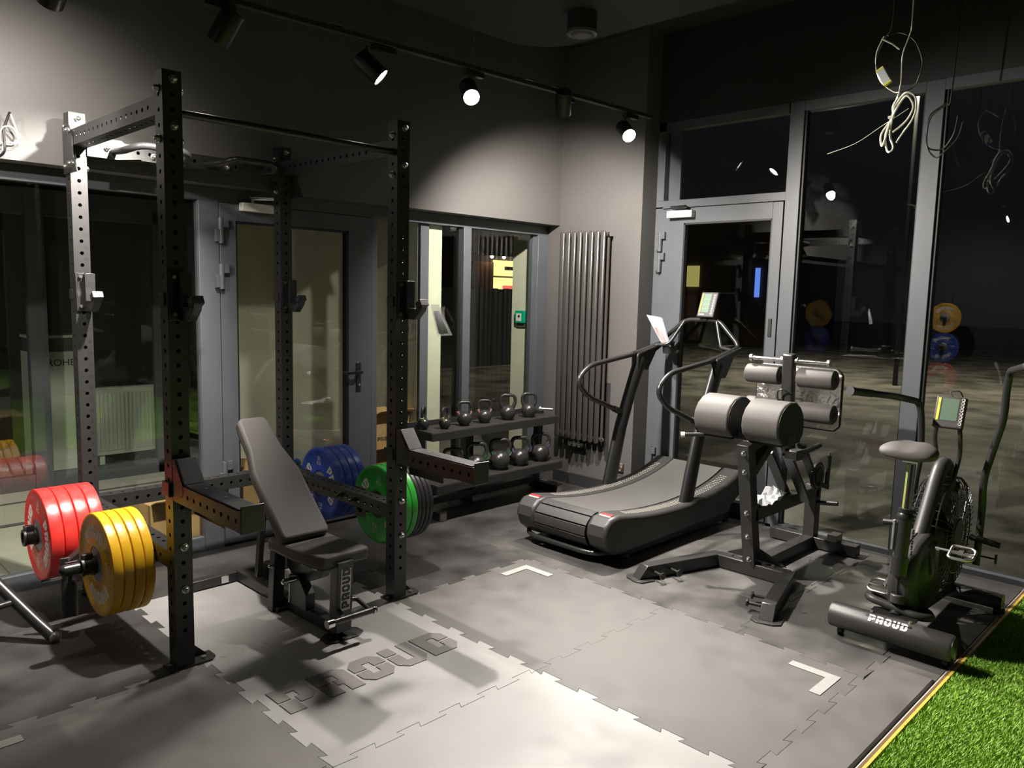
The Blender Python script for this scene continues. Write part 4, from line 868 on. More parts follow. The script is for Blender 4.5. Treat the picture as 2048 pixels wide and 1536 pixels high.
mk('crank_wheel', MB().lathe([(.03, 0), (.085, 0), (.09, .004), (.09, .016), (.085, .02), (.03, .02), (.03, 0)], (3.47, YC - .085, .515), (0, -1, 0), 32).lathe([(.0001, .024), (.05, .024), (.05, 0)], (3.47, YC - .085, .515), (0, -1, 0), 24), 'plastic', gh)
mk('wheel_teeth', MB().lathe([(.066, .0205), (.072, .022), (.072, .0205)], (3.47, YC - .085, .515), (0, -1, 0), 36), 'zinc', gh)
mk('crank_grip', MB().cyl((3.56, YC - .12, .45), (3.575, YC - .12, .645), .014, n=14), 'steel_satin', gh); mk('grip_cap', MB().cyl((3.574, YC - .12, .635), (3.576, YC - .12, .655), .0175, n=14), 'zinc', gh)
mk('crank_arm', MB().beam((3.47, YC - .105, .47), (3.58, YC - .12, .43), .02, .03), 'steel', gh, bevel=.002); mk('side_peg', MB().cyl((3.65, YC - .03, .30), (3.66, YC - .16, .315), .015, n=14), 'steel_satin', gh)
# crumpled packing film on the upper beam
pf_ = thing('packing_film', 'crumpled clear packing film lying on the ghd beam', 'packing film', (3.0, -1.11, .415))
m = MB(); vs = []; fs = []; N = 9
for j in range(N):
    for i in range(N): vs.append((2.86 + .30*i/(N-1) + random.uniform(-.012, .012), -1.17 + .13*j/(N-1) + random.uniform(-.008, .008), .418 + random.uniform(0, .03) + (.03 if i > 6 else 0)))
for j in range(N-1):
    for i in range(N-1): fs.append((j*N+i, j*N+i+1, (j+1)*N+i+1, (j+1)*N+i))
mk('film', m.add(vs, fs), 'film_grey', pf_, smooth=False)

# ------------------------------------------------------------------ air bike
ab = thing('air_bike', 'black air bike with fan wheel, grey saddle and moving arm levers', 'air bike', (2.9, -2.024, 0))
Y0 = -2.024
ft = mk('front_stabiliser', MB().lathe([(.0001, 0), (.050, 0), (.057, .004), (.060, .012), (.060, .528), (.057, .536), (.054, .54)], (2.43, -1.754, .094), (0, -1, 0), 36), 'plastic_grey', ab)
mk('end_cap', MB().lathe([(.0001, .536), (.053, .536), (.055, .541), (.045, .543), (.0001, .543)], (2.43, -1.754, .094), (0, -1, 0), 28), 'steel_satin', ft)
wv = V((-.62, 0, .785)); cz = V((2.43, 0, .094)) + wv*.0605
mk('lettering', word(MB(), cz + V((0, -1.94, 0)) - V((.785, 0, .62))*-.0 + V((-.012, 0, -.016)), (0, -1, 0), V((.72, 0, .69)), .036, wv, thick=.0035, pitch=.98, wf=1.0), 'label_white', ft, smooth=False)
for y in (-1.80, -2.262): mk('caster', MB().cyl((2.44, y - .011, .020), (2.44, y + .011, .020), .020, n=18).bx(2.432, 2.448, y - .014, y + .014, .024, .045), 'plastic', ab)
mk('rear_stabiliser', MB().cyl((3.32, -1.77, .062), (3.32, -2.285, .062), .042, n=24), 'plastic_grey', ab)
for y in (-1.80, -2.27): mk('level_foot', MB().cyl((3.32, y, 0), (3.32, y, .025), .028, n=16), 'plastic', ab)
mk('mount_plate', MB().prism([(-.075, -.10), (.03, -.10), (.045, -.07), (.045, .07), (.03, .10), (-.075, .10)], (2.47, Y0, .150), (1, 0, .12), (0, 1, 0), (0, 0, .006)).cyl((2.48, Y0, .14), (2.56, Y0, .185), .030, n=20), 'plastic', ab, bevel=.001)
for y in (-.085, .085): mk('bolt', MB().cyl((2.43, Y0 + y, .152), (2.43, Y0 + y, .163), .008, n=6), 'zinc', ab)
mk('lift_handle', MB().tube(fil([(2.50, -1.90, .195), (2.50, -2.12, .165), (2.56, -2.16, .155), (2.64, -2.12, .15), (2.64, -1.92, .165), (2.56, -1.87, .19)], .05, 6, True), .019, 14, closed=True), 'plastic_grey', ab)
mk('hub_cap', MB().cyl((2.50, Y0 + .0, .205), (2.505, Y0, .245), .033, n=24), 'plastic_grey', ab, bevel=.004)
mk('floor_rail', MB().beam((2.55, Y0, .12), (3.32, Y0, .08), .06, .05), 'steel', ab, bevel=.004)
# housing: egg-shaped chain cover
hp = [(2.56, .14), (2.515, .20), (2.497, .28), (2.505, .36), (2.545, .43), (2.62, .475), (2.75, .50), (2.92, .50), (3.05, .47), (3.10, .38), (3.06, .26), (2.98, .16), (2.82, .10), (2.66, .10)]
mk('housing', MB().prism(hp, (0, Y0 - .058, 0), (1, 0, 0), (0, 0, 1), (0, .116, 0)), 'plastic_grey', ab, bevel=.03, seg=4, ang=50)
mk('housing_seam', MB().tube([(a - (.004 if a < 2.75 else 0), Y0 + .005, b + .001) for a, b in hp[:7]], .003, 6), 'steel_side', ab)
for s, lab in ((-1, 0), (1, 0)): mk('chain_disc', MB().lathe([(.0001, .012), (.15, .010), (.165, 0)], (2.75, Y0 + s*.058, .30), (0, s, 0), 36), 'plastic', ab)
# saddle and post
mk('saddle', MB().add(*(lambda: (
    [(2.55 + x, Y0 + y*w_, z) for (x, w_, zt_, zb) in [(-.135, .72, .93, .905), (-.115, 1.0, .955, .895), (-.05, 1.08, .965, .885), (.02, .85, .968, .885), (.08, .45, .955, .885), (.135, .26, .930, .885), (.150, .16, .915, .890)] for (y, z) in [(-.125, (zt_ + zb)/2), (-.11, zt_ - .012), (-.05, zt_ + .004), (0, zt_ - .006), (.05, zt_ + .004), (.11, zt_ - .012), (.125, (zt_ + zb)/2), (.10, zb), (0, zb - .004), (-.10, zb)]],
    [(i*10+k, i*10+(k+1) % 10, (i+1)*10+(k+1) % 10, (i+1)*10+k) for i in range(6) for k in range(10)] + [tuple(range(9, -1, -1)), tuple(range(60, 70))]))()), 'vinyl', ab, sub=2, ang=180)
mk('saddle_clamp', MB().cyl((2.545, Y0, .86), (2.545, Y0, .89), .018, n=14).cyl((2.53, Y0 + .035, .875), (2.53, Y0 - .03, .875), .007, n=8), 'zinc', ab)
sp = mk('seat_post', MB().cyl((2.545, Y0, .86), (2.515, Y0, .60), .0205, n=24), 'chrome', ab)
mk('scale_strip', MB().obox((2.512, Y0 + .0065, .735), (.0145, 0, .125), (0, .008, 0), (-.001, 0, .0001)), 'lime', sp)
mk('post_collar', MB().lathe([(.022, 0), (.034, .002), (.036, .02), (.030, .03), (.034, .034), (.034, .05), (.022, .052)], (2.512, Y0, .605), (.11, 0, 1), 24), 'plastic', ab)
mk('seat_tube', MB().cyl((2.513, Y0, .615), (2.488, Y0, .36), .030, n=24).cyl((2.494, Y0, .43), (2.486, Y0, .345), .036, n=24), 'steel_satin', ab)
mk('clamp_lever', MB().obox((2.488, Y0 + .036, .53), (.004, 0, .07), (0, .006, 0), (.010, 0, 0)), 'grey_steel', ab, bevel=.003)
mk('lettering', word(MB(), (2.512, Y0 - .0335, .44), (.10, 0, 1), (1, 0, -.10), .026, (0, -1, 0), thick=.0012), 'steel_side', ab, smooth=False)
# fan, cage and main arch
mk('frame_arch', MB().tube(fil([(2.74, Y0, .46), (2.93, Y0, .72), (3.0, Y0, .79), (3.08, Y0, .79), (3.20, Y0, .60), (3.26, Y0, .30), (3.30, Y0, .08)], .09, 7), .036, 20), 'plastic_grey', ab)
FC = V((3.07, Y0, .44)); FR = .285
for k in range(44):
    a = 2*PI*k/44; d = V((math.cos(a), 0, math.sin(a))); tn = V((0, 1, 0))
    P = [FC + d*.09 + tn*-.088, FC + d*(FR - .03) + tn*-.085, FC + d*FR + tn*-.060, FC + d*FR + tn*.060, FC + d*(FR - .03) + tn*.085, FC + d*.09 + tn*.088]
    mk('cage_wire', MB().tube(P, .0028, 5, caps=False), 'steel_satin', ab)
for r_, y in ((FR, -.055), (FR, .055), (.20, -.087), (.20, .087), (.12, -.088), (.12, .088)):
    mk('cage_ring', MB().tube([FC + V((math.cos(2*PI*k/40)*r_, y, math.sin(2*PI*k/40)*r_)) for k in range(40)], .0035, 6, closed=True), 'steel_satin', ab)
mk('fan_hub', MB().cyl(FC + V((0, -.09, 0)), FC + V((0, .09, 0)), .085, n=28), 'plastic', ab, bevel=.01)
for k in range(10):
    a = 2*PI*k/10; d = V((math.cos(a), 0, math.sin(a))); s_ = V((-d.z, 0, d.x))
    mk('fan_blade', MB().obox(FC + d*.17, d*.095, V((0, .05, 0)) + s_*.02, s_*.002), 'plastic', ab)
# console
for s in (-1, 1): mk('console_tube', MB().tube(fil([(3.06, Y0 + s*.045, .72), (3.10, Y0 + s*.055, .83), (3.06, Y0 + s*.06, .93), (3.055, Y0 + s*.05, 1.0)], .05), .011, 12), 'steel_satin', ab)
cu = V((.30, 0, .95)).normalized(); cn = V((-.95, 0, .30)).normalized(); roll_ = Matrix.Rotation(.0, 3, cn); cy_ = V((0, -1, 0)); cq = V((3.05, Y0 - .005, 1.055))
co = mk('console', MB().obox(cq, cy_*.070, cu*.082, cn*.013), 'console', ab, bevel=.008, seg=3); cc2 = cq + cn*.0135
mk('screen', MB().obox(cc2 + cu*.014, cy_*.038, cu*.056, cn*.001), 'lcd', co); mk('yellow_strip', MB().obox(cc2 - cy_*.052 + cu*.014, cy_*.006, cu*.058, cn*.001), 'yellow_strip', co)
for k in range(8): mk('button', MB().lathe([(.0055, 0), (.0078, .0008), (.0078, 0)], cc2 + cy_*.054 + cu*(.068 - k*.0175), cn, 14), 'button_ring', co, smooth=False)
mk('console_wire', MB().tube(fil([cq + cu*.082, cq + cu*.11 + cy_*-.02, cq + cu*.118 + cy_*.03, cq + cu*.09 + cy_*.04 - cn*.02], .02), .003, 8), 'cable_black', ab)
# levers
def lever(s, P):
    l = mk('arm_lever', MB().tube(fil(P, .06, 6), .0175, 16), 'steel_satin', ab)
    d = (V(P[1]) - V(P[0])).normalized(); mk('hand_grip', MB().cyl(V(P[0]), V(P[0]) + d*.16, .0205, n=18).cyl(V(P[0]) - d*.004, V(P[0]) + d*.008, .025, n=18), 'plastic_grey', l)
    mk('foot_peg', MB().cyl((3.07, Y0 + s*.14, .44), (3.07, Y0 + s*.275, .425), .016, n=16), 'plastic', ab)
lever(1, [(2.60, -1.700, 1.165), (2.92, -1.80, 1.125), (3.13, -1.862, 1.085), (3.145, -1.872, .98), (3.16, -1.878, .80), (3.115, -1.874, .66), (3.13, -1.864, .50), (3.07, -1.86, .40)])
lever(-1, [(2.60, -2.46, 1.36), (2.92, -2.33, 1.31), (3.10, -2.262, 1.285), (3.12, -2.25, 1.18), (3.13, -2.25, 1.05), (3.13, -2.215, .88), (3.11, -2.19, .73), (3.12, -2.195, .57), (3.08, -2.20, .30)])
mk('adjust_knob', MB().cyl((3.20, Y0 - .03, .315), (3.20, Y0 - .235, .315), .0045, n=8).cyl((3.20, Y0 - .235, .29), (3.20, Y0 - .235, .34), .006, n=10), 'steel_satin', ab)
def pedal(c, s, ca):
    c = V(c); mk('crank', MB().beam((2.75, Y0 + s*.085, .30), (c.x, Y0 + s*.10, c.z), .014, .03).cyl((c.x, Y0 + s*.09, c.z), (c.x, c.y, c.z), .007, n=10), 'zinc', ab)
    u = V((.9, 0, .43)); yv = V((0, s, 0)); m = MB()
    m.tube(fil([c + u*.045 - yv*.045, c + u*.045 + yv*.035, c + u*.03 + yv*.055, c - u*.03 + yv*.055, c - u*.045 + yv*.035, c - u*.045 - yv*.045], .015, 4, True), .0075, 8, closed=True)
    m.beam(c - yv*.045, c + yv*.055, .022, .012); m.bx(c.x - .010, c.x + .010, c.y - .010, c.y + .010, c.z, c.z + .014)
    mk('pedal', m, 'zinc', ab)
pedal((2.69, Y0 - .20, .452), -1, 0); pedal((2.62, Y0 + .115, .222), 1, 0)

# ------------------------------------------------------------------ ceiling: track, lamps, diffuser, cables
tk = thing('lighting_track', 'thin black lighting track hung on wires below the ceiling', 'track', (1.0, .25, 2.85))
TA, TB = V((-2.2, .335, 2.832)), V((3.42, .135, 2.862))
def ontrack(x): t = (x - TA.x)/(TB.x - TA.x); return TA + (TB - TA)*t
mk('rail', MB().beam(TA, TB, .034, .024), 'wall_dark', tk, bevel=.002)
for x in (.55, 1.78, 2.97):
    q_ = ontrack(x); mk('suspension_wire', MB().cyl(q_, (q_.x, q_.y, 3.2 if x < 2.5 else 3.6), .0012, n=6), 'zinc', tk)
for x in (.9, 2.22, 2.45): q_ = ontrack(x); mk('clip', MB().bx(q_.x - .03, q_.x + .03, q_.y - .018, q_.y + .018, q_.z + .018, q_.z + .026), 'zinc', tk)
def lamp(pos, aim, watts, cone, blend, label):
    p = V(pos); d = V(aim).normalized(); q_ = ontrack(p.x)
    t = thing('track_spotlight', label, 'spotlight', (q_.x, q_.y, q_.z - .02), group='track spotlights')
    mk('housing', MB().lathe([(.0001, -.15), (.047, -.15), (.050, -.145), (.050, .0), (.046, .0), (.045, -.010), (.0001, -.010)], p, d, 28), 'plastic', t)
    mk('lens', MB().lathe([(.0001, -.007), (.0445, -.007)], p, d, 24), 'lamp_disc', t, smooth=False)
    mid = p - d*.10
    mk('stem', MB().cyl((mid.x, mid.y, mid.z + .03), (mid.x, mid.y, q_.z - .015), .007, n=10).bx(q_.x - .07, q_.x + .07, q_.y - .015, q_.y + .015, q_.z - .045, q_.z - .018), 'plastic', t)
    L = bpy.data.lights.new('spot', 'SPOT'); L.energy = watts*LAMP; L.color = WARM; L.spot_size = math.radians(cone); L.spot_blend = blend; L.shadow_soft_size = .034
    lo = bpy.data.objects.new('spot_light', L); COL.objects.link(lo); lo.parent = t
    lo.rotation_euler = d.to_track_quat('-Z', 'Y').to_euler(); lo.location = p + d*.03 - t.location
lamp((-.32, .30, 2.665), (-.08, .76, -.60), 32, 130, .8, 'lit spotlight at the top left edge, aimed at the grey wall')
lamp((.33, .27, 2.665), (-.30, .50, -.82), 240, 90, .8, 'black cylinder spotlight seen side-on, pointing left')
lamp((1.18, .235, 2.685), (.62, -.52, -.72), 290, 104, .8, 'lit spotlight showing a thin bright ellipse, third from left')
lamp((1.78, .205, 2.695), (-.40, -.70, -.62), 165, 94, .8, 'brightest round spotlight facing the camera, above the wall centre')
lamp((2.54, .18, 2.735), (.46, .40, -.70), 150, 124, .8, 'dark spotlight turned away, with a bright rim on its right side')
lamp((3.2, .15, 2.70), (-.40, -.74, -.58), 290, 116, .8, 'round spotlight facing the camera nearest to the glass door')
lamp((-1.60, .32, 2.68), (-.80, .02, -.60), 150, 90, .8, 'spotlight on the track beyond the left edge')
# second track behind the camera, unseen, added with its two lamps for ambient fill
tk2 = thing('lighting_track', 'added black lighting track for fill lamps above the turf behind the camera', 'track', (1.0, -4.6, 2.85))
TA, TB = V((-2.2, -4.6, 2.85)), V((3.4, -4.6, 2.85))
mk('rail', MB().beam(TA, TB, .034, .024), 'wall_dark', tk2, bevel=.002)
for x in (-1.4, 2.8): q_ = ontrack(x); mk('suspension_wire', MB().cyl(q_, (q_.x, q_.y, 3.2 if x < 2.6 else 3.6), .0012, n=6), 'zinc', tk2)
lamp((-.8, -4.6, 2.70), (.1, -.25, -.95), 18, 110, .8, 'added fill spotlight on the track behind the camera, left one'); lamp((1.9, -4.6, 2.70), (-.1, -.25, -.95), 18, 110, .8, 'added fill spotlight on the track behind the camera, right one')

tk3 = thing('lighting_track', 'short black lighting track beyond the left edge of the picture', 'track', (-2.4, -.6, 2.85))
TA, TB = V((-2.75, -.55, 2.85)), V((-2.05, -.55, 2.85))
mk('rail', MB().beam(TA, TB, .034, .024), 'wall_dark', tk3, bevel=.002); mk('suspension_wire', MB().cyl((-2.4, -.55, 2.86), (-2.4, -.55, 3.2), .0012, n=6), 'zinc', tk3)
lamp((-2.4, -.55, 2.70), (.60, .95, -.38), 150, 70, .6, 'spotlight on the short track beyond the left edge')

vt = thing('air_diffuser', 'round dark ceiling air valve on a short duct', 'air vent', (2.28, -.17, 3.08))
mk('duct', MB().cyl((2.28, -.17, 3.20), (2.28, -.17, 3.095), .085, n=32), 'wall_dark', vt)
mk('ring', MB().lathe([(.062, 0), (.075, -.006), (.088, .0), (.088, .016), (.080, .016)], (2.28, -.17, 3.08), (0, 0, 1), 32), 'wall_paint', vt); mk('disc', MB().lathe([(.0001, -.012), (.050, -.010), (.058, -.003), (.058, .004), (.0001, .008)], (2.28, -.17, 3.08), (0, 0, 1), 28), 'wall_paint', vt)

def smoothp(P, n=4):
    P = [V(p) for p in P]; out = []
    for i in range(len(P)-1):
        p0, p1, p2, p3 = P[max(i-1, 0)], P[i], P[i+1], P[min(i+2, len(P)-1)]
        for k in range(n):
            t = k/n; out.append(.5*((2*p1) + (p2-p0)*t + (2*p0-5*p1+4*p2-p3)*t*t + (3*p1-p0-3*p2+p3)*t**3))
    return out + [P[-1]]
cb = thing('cable_coil', 'tied loops of white cable hanging from the ceiling before the window', 'cable', (3.0, -1.7, 3.2))
yz = lambda L, x=3.0: [(x + .012*((i*7) % 5 - 2)*.5, a, b) for i, (a, b) in enumerate(L)]
mk('drop_cable', MB().tube(smoothp(yz([(-1.709, 3.60), (-1.714, 3.031), (-1.706, 2.949), (-1.684, 2.844), (-1.682, 2.723), (-1.681, 2.65)])), .0032, 8), 'cable_white', cb)
mk('loop', MB().tube(smoothp(yz([(-1.681, 2.65), (-1.661, 2.597), (-1.65, 2.543), (-1.61, 2.467), (-1.607, 2.417), (-1.626, 2.415), (-1.65, 2.537), (-1.677, 2.626), (-1.717, 2.656), (-1.754, 2.632), (-1.77, 2.569), (-1.751, 2.517), (-1.708, 2.461), (-1.687, 2.414)])), .0052, 8), 'cable_white', cb)
mk('loop', MB().tube(smoothp(yz([(-1.682, 2.637), (-1.655, 2.598), (-1.653, 2.543), (-1.629, 2.459), (-1.637, 2.389), (-1.657, 2.368), (-1.671, 2.391), (-1.647, 2.456), (-1.659, 2.542), (-1.69, 2.618), (-1.724, 2.637), (-1.752, 2.584), (-1.721, 2.521), (-1.665, 2.467)])), .0052, 8), 'cable_white', cb)
mk('tie', MB().obox((2.995, -1.652, 2.543), (.012, 0, 0), (0, .013, 0), (0, 0, .006)), 'cable_white', cb); mk('loose_wire', MB().tube(smoothp(yz([(-1.735, 2.574), (-1.66, 2.536), (-1.588, 2.501), (-1.479, 2.432), (-1.328, 2.396)])), .0014, 6), 'cable_white', cb)
cb2 = thing('cable_ring', 'ring of grey cable carrying a small yellow-ended driver', 'cable', (3.02, -1.65, 3.2))
mk('ring_cable', MB().tube(smoothp([(3.03, -1.60, 3.60)] + yz([(-1.62, 3.051), (-1.585, 2.955), (-1.553, 2.894), (-1.549, 2.82), (-1.583, 2.733), (-1.643, 2.68), (-1.686, 2.667), (-1.738, 2.69), (-1.768, 2.745), (-1.769, 2.81), (-1.739, 2.894), (-1.688, 2.946), (-1.633, 2.97), (-1.597, 2.959)], 3.02)), .0030, 8), 'cable_black', cb2)
mk('inner_cable', MB().tube(smoothp(yz([(-1.585, 2.955), (-1.550, 2.89), (-1.546, 2.82), (-1.580, 2.735), (-1.640, 2.678), (-1.684, 2.662)], 3.01)), .0026, 8), 'cable_white', cb2)
bu = V((0, -.046, -.078)).normalized(); bw_ = V((0, bu.z, -bu.y))
mk('driver_box', MB().obox((3.0, -1.598, 2.755), bu*.040, bw_*.020, (.010, 0, 0)), 'film_grey', cb2, bevel=.002); mk('driver_end', MB().obox(V((3.0, -1.598, 2.755)) + bu*.043, bu*.005, bw_*.020, (.0102, 0, 0)).obox(V((3.0, -1.598, 2.755)) - bu*.043, bu*.005, bw_*.020, (.0102, 0, 0)), 'yellow_strip', cb2)
mk('connector', MB().tube(yz([(-1.577, 2.942), (-1.625, 2.911), (-1.661, 2.879)]), .004, 6), 'cable_white', cb2)
cb3 = thing('cable_bundle', 'loops of black cable hanging in front of the window mullion', 'cable', (3.7, -1.66, 2.9))
mk('loop', MB().tube(smoothp(yz([(-1.74, 3.60), (-1.72, 2.80), (-1.692, 2.741), (-1.618, 2.682), (-1.601, 2.6), (-1.615, 2.507), (-1.653, 2.482), (-1.70, 2.49), (-1.75, 2.56), (-1.76, 2.66)], 3.7)), .0045, 8), 'cable_black', cb3); mk('loop', MB().tube(smoothp(yz([(-1.70, 2.72), (-1.625, 2.67), (-1.605, 2.58), (-1.622, 2.49), (-1.663, 2.439), (-1.70, 2.45), (-1.77, 2.53), (-1.79, 2.62)], 3.69)), .0045, 8), 'cable_black', cb3)
cb4 = thing('wall_cable', 'short cable loop sticking out of the wall at the left edge', 'cable', (-.29, 1.2, 2.22))
xz = lambda L, y=1.2: [(a, y + .01*((i*5) % 3 - 1), b) for i, (a, b) in enumerate(L)]
mk('black_cable', MB().tube(smoothp([(-.30, 1.237, 2.19)] + xz([(-.289, 2.216), (-.285, 2.308), (-.268, 2.37), (-.261, 2.393)])), .006, 8), 'cable_black', cb4)
mk('white_cable', MB().tube(smoothp(xz([(-.258, 2.386), (-.23, 2.313), (-.221, 2.284), (-.264, 2.243), (-.304, 2.26), (-.291, 2.319), (-.25, 2.322), (-.226, 2.26), (-.283, 2.254), (-.30, 2.21)])), .0035, 8), 'cable_white', cb4)

# ------------------------------------------------------------------ small wall things
t = thing('emergency_call_point', 'green emergency break-glass box on the cream window reveal', 'call point', (3.70, 1.62, 1.39))
mk('box', B(3.672, 3.709, 1.565, 1.675, 1.345, 1.455), 'green_box', t, bevel=.004); mk('panel', B(3.669, 3.672, 1.595, 1.655, 1.362, 1.43), 'label_white', t); mk('dot', MB().cyl((3.669, 1.62, 1.405), (3.666, 1.62, 1.405), .012, n=14), 'copper', t)
mk('cover_plate', B(3.695, 3.709, 1.57, 1.672, 1.31, 1.345), 'socket', t)
t = thing('wall_thermostat', 'small white thermostat with dark display on the cream wall', 'thermostat', (2.38, 1.55, 1.32))
mk('plate', B(2.376, 2.384, 1.505, 1.585, 1.275, 1.355), 'white_paint', t, bevel=.003); mk('display', B(2.374, 2.376, 1.528, 1.562, 1.30, 1.335), 'socket', t)
t = thing('wall_socket', 'round double power socket box low on the grey wall', 'socket', (3.74, .51, .22))
mk('back_box', B(3.722, 3.744, .475, .545, .195, .265), 'socket', t, bevel=.006); mk('terminal', MB().tube([(3.72, .49 + .012*math.cos(a), .225 + .018*math.sin(a)) for a in [2*PI*k/12 for k in range(12)]], .004, 6, closed=True).tube([(3.72, .53 + .012*math.cos(a), .225 + .018*math.sin(a)) for a in [2*PI*k/12 for k in range(12)]], .004, 6, closed=True), 'copper', t)
t = thing('hanging_bag', 'small clear plastic bag hanging from the right j-hook', 'plastic bag', (1.16, -.20, 1.45))
o_ = V((1.155, -.215, 1.535)); e1 = V((.70, -.70, .08)).normalized(); e2 = V((.16, -.16, -1)).normalized(); en = e1.cross(e2)
mk('bag_film', sheet(0.0, .075, 0, .155, .010, 0), 'polythene', t); mk('bag_film', sheet(0.0, .075, 0, .155, -.010, 0), 'polythene', t)
mk('leaflet', sheet(.010, .060, .03, .145, .006, .001), 'film_grey', t)

# ------------------------------------------------------------------ vestibule contents
t = thing('panel_radiator', 'white ribbed panel radiator seen through the left glazing', 'radiator', (1.1, 4.0, .1))
mk('panel', B(.84, 1.62, 3.98, 4.05, .12, .70), 'white_paint', t, bevel=.006)
for k in range(22): mk('rib', MB().bx(.87 + k*.0335, .887 + k*.0335, 3.968, 3.982, .16, .66), 'white_paint', t, bevel=.003)
mk('grille', B(.84, 1.62, 3.975, 4.055, .70, .712), 'white_paint', t); mk('foot', MB().bx(.95, .99, 4.0, 4.04, 0, .12).bx(1.5, 1.54, 4.0, 4.04, 0, .12), 'white_paint', t)
t = thing('fixture_carton', 'tall white carton lettered GROHE behind the bright mullion', 'carton', (.7, 4.0, 0))
mk('carton', B(.40, .80, 3.80, 4.05, 0, 1.05), 'carton_white', t, bevel=.003); mk('lettering', textmb('GROHE', .078, (.462, 3.797, .935), (1, 0, 0), (0, 0, 1), align='LEFT'), 'plastic', t, smooth=False)
mk('lid_edge', B(.40, .80, 3.795, 4.055, 1.16, 1.18), 'carton_white', t); mk('upper_carton', B(.41, .79, 3.81, 4.04, 1.051, 1.16), 'frame', t)
def box(c, s, rz, label, txt=None, rot=0):
    t = thing('cardboard_box', label, 'cardboard box', (c[0], c[1], c[2]), group='cardboard boxes in the vestibule'); t.rotation_euler = (0, 0, rz)
    a, b, h = s[0]/2, s[1]/2, s[2]
    mk('carton', B(-a, a, -b, b, 0, h), 'cardboard', t, bevel=.002, loc=(0, 0, 0))
    mk('flap', MB().obox((0, -b - .02, h + .012), (a*.97, 0, 0), (0, .045, -.02), (0, .0005, .0012)).obox((0, b*.3, h + .006), (a*.97, 0, 0), (0, b*.6, .004), (0, 0, .0012)), 'cardboard', t, loc=(0, 0, 0))
    if txt: mk('printing', word(MB(), (txt[0], -b - .0008, txt[1]), txt[3], txt[4], txt[2], (0, -1, 0), thick=.0006), 'cardboard_print', t, smooth=False, loc=(0, 0, 0)); mk('print_border', MB().bx(txt[0] - .075, txt[0] - .07, -b - .001, -b, txt[1] - .02, txt[1] + .24), 'cardboard_print', t, loc=(0, 0, 0))
box((.62, 1.66, 0), (.40, .34, .30), .06, 'open cardboard box printed PROUD behind the nearest upright', (-.02, .04, .045, (0, 0, 1), (-1, 0, 0)))
box((1.15, 1.72, 0), (.50, .40, .40), -.1, 'plain brown cardboard box behind the bench backrest')
box((2.18, 1.66, 0), (.42, .36, .42), .05, 'lower cardboard box stacked beside the thermostat wall')
box((2.24, 1.66, .424), (.30, .28, .26), -.05, 'upper cardboard box on the stack beside the thermostat wall', (-.14, .06, .03, (1, 0, 0), (0, 0, 1)))
def film(name, label, cx, cy, w, d, rz, mt, hh=.02, z=.004):
    N = 9; vs = []; fs = []; t = thing(name, label, 'plastic film', (cx, cy, z)); t.rotation_euler = (0, 0, rz)
    for j in range(N):
        for i in range(N): vs.append((-w/2 + w*i/(N-1) + random.uniform(-.01, .01), -d/2 + d*j/(N-1) + random.uniform(-.01, .01), random.uniform(.0, hh)))
    for j in range(N-1):
        for i in range(N-1): fs.append((j*N+i, j*N+i+1, (j+1)*N+i+1, (j+1)*N+i))
    mk('sheet', MB().add(vs, fs), mt, t, loc=(0, 0, 0), smooth=False)
film('blue_film', 'blue plastic film on the floor below the white radiator', .93, 3.76, .22, .10, .2, 'blue_film', .05); film('blue_film', 'crumpled blue film on the floor behind the glass door', 2.1, 3.2, .5, .25, .1, 'blue_film', .06)
film('paper_scrap', 'small white paper scrap on the vestibule floor', 1.86, 3.1, .10, .08, .5, 'label_white', .05)

# ------------------------------------------------------------------ outside at night
def added_yard_lamp(p, watts, label):  # lamp on a pole, added to brighten the ground outside the glazing
    t = thing('added_yard_lamp', label, 'added street lamp', (p[0], p[1], -.12), group='added yard lamps outside')
    mk('pole', MB().cyl((p[0], p[1], -.12), (p[0], p[1], p[2]), .05, .035, n=14), 'fence_dark', t); mk('head', MB().bx(p[0] - .30, p[0] + .06, p[1] - .09, p[1] + .09, p[2], p[2] + .08), 'fence_dark', t, bevel=.01); mk('diffuser', MB().bx(p[0] - .28, p[0] - .02, p[1] - .07, p[1] + .07, p[2] - .012, p[2] - .001), 'far_lamp', t)
    L = bpy.data.lights.new('yard', 'SPOT'); L.energy = watts; L.color = (1, .92, .74); L.spot_size = math.radians(150); L.spot_blend = .8; L.shadow_soft_size = .1
    lo = bpy.data.objects.new('added_yard_light', L); COL.objects.link(lo); lo.parent = t; lo.location = V((p[0] - .15, p[1], p[2] - .14)) - t.location
added_yard_lamp((9.0, -9.0, 5.2), 900, 'added yard lamp brightening the ground beyond the right windows'); added_yard_lamp((16.0, 2.5, 6.2), 1400, 'added yard lamp brightening the ground beyond the glass door')
t = thing('lit_shop', 'distant shop front with glowing yellow windows beyond the fence', 'building', (22.5, 20.6, 0))
mk('wall', B(19.0, 27.0, 20.6, 26, -.1, 4.6), 'facade', t); mk('orange_wall', B(20.4, 21.55, 20.5, 20.6, -.1, 2.9), 'facade_orange', t)
for x0, x1, z0, z1 in ((21.6, 22.25, 2.35, 3.0), (22.3, 22.9, 2.35, 3.0), (21.6, 22.0, 1.55, 2.28), (22.05, 22.9, 1.55, 2.28)): mk('window', B(x0, x1, 20.52, 20.6, z0, z1), 'shop_glow', t)
mk('red_sign', B(22.1, 22.8, 20.45, 20.5, 1.6, 1.95), 'shop_red', t); mk('sign_board', B(22.2, 22.8, 20.47, 20.5, 2.6, 2.75), 'facade', t)
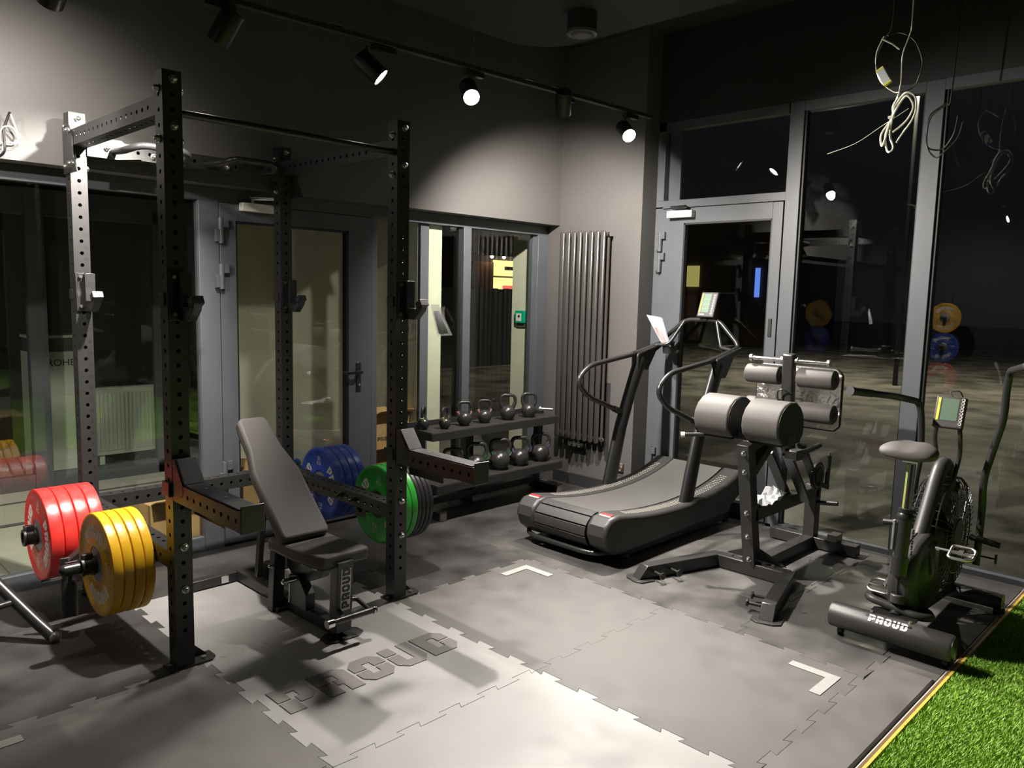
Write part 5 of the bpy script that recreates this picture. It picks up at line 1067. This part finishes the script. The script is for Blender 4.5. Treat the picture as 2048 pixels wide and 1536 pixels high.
for x in (21.25, 21.95, 22.6): mk('wall_lamp', MB().ball((x, 20.3, 3.12), .07, 10), 'far_lamp', t)
mk('canopy', B(20.3, 23.2, 20.2, 20.6, 3.15, 3.22), 'facade', t)
t = thing('board_fence', 'dark vertical board fence in front of the lit shop', 'fence', (11.5, 9.5, 0))
for k in range(26): mk('board', B(9.2 + k*.2, 9.385 + k*.2, 10.2 + (k % 2)*.02, 10.24 + (k % 2)*.02, -.1, 1.72 + random.uniform(-.02, .02)), 'fence_dark', t)
mk('rail', MB().bx(9.2, 14.4, 10.26, 10.31, .3, .4).bx(9.2, 14.4, 10.26, 10.31, 1.3, 1.4), 'fence_dark', t)
t = thing('far_house', 'dark house with one lit yellow window beyond the glass door', 'building', (27, 13, 0))
mk('wall', B(25.2, 31, 10, 19, -.1, 5), 'facade', t); mk('window', B(25.1, 25.2, 12.9, 13.45, 2.05, 2.85), 'window_glow', t); mk('window', B(25.1, 25.2, 12.95, 13.4, .9, 1.75), 'facade_orange', t); mk('sign', B(25.1, 25.2, 10.4, 10.55, 1.7, 2.75), 'sign_blue', t)
t = thing('blue_sign', 'small blue illuminated sign outside, beside the window mullion', 'sign', (25, 9.1, 0))
mk('post', MB().cyl((25.1, 9.05, -.1), (25.1, 9.05, 1.8), .04, n=10), 'fence_dark', t); mk('sign_face', B(25.0, 25.08, 8.95, 9.2, 1.75, 2.7), 'sign_blue', t)
t = thing('parked_car', 'dark parked car outside behind the left mullion', 'car', (7.2, 7.8, 0))
mk('body', MB().prism([(-2.0, .25), (-2.05, .6), (-1.9, .82), (-1.1, .92), (-.6, 1.38), (.7, 1.42), (1.25, .98), (1.95, .85), (2.1, .55), (2.05, .25)], (6.6, 8.9, -.1), (1, 0, 0), (0, 0, 1), (0, 1.65, 0)), 'plastic', t, bevel=.05, seg=3)
for x in (5.35, 7.85): mk('wheel', MB().cyl((x, 8.86, .2), (x, 9.06, .2), .31, n=24), 'gasket', t)
mk('head_lamp', MB().ball((4.62, 9.2, .58), .05, 10), 'far_lamp', t)
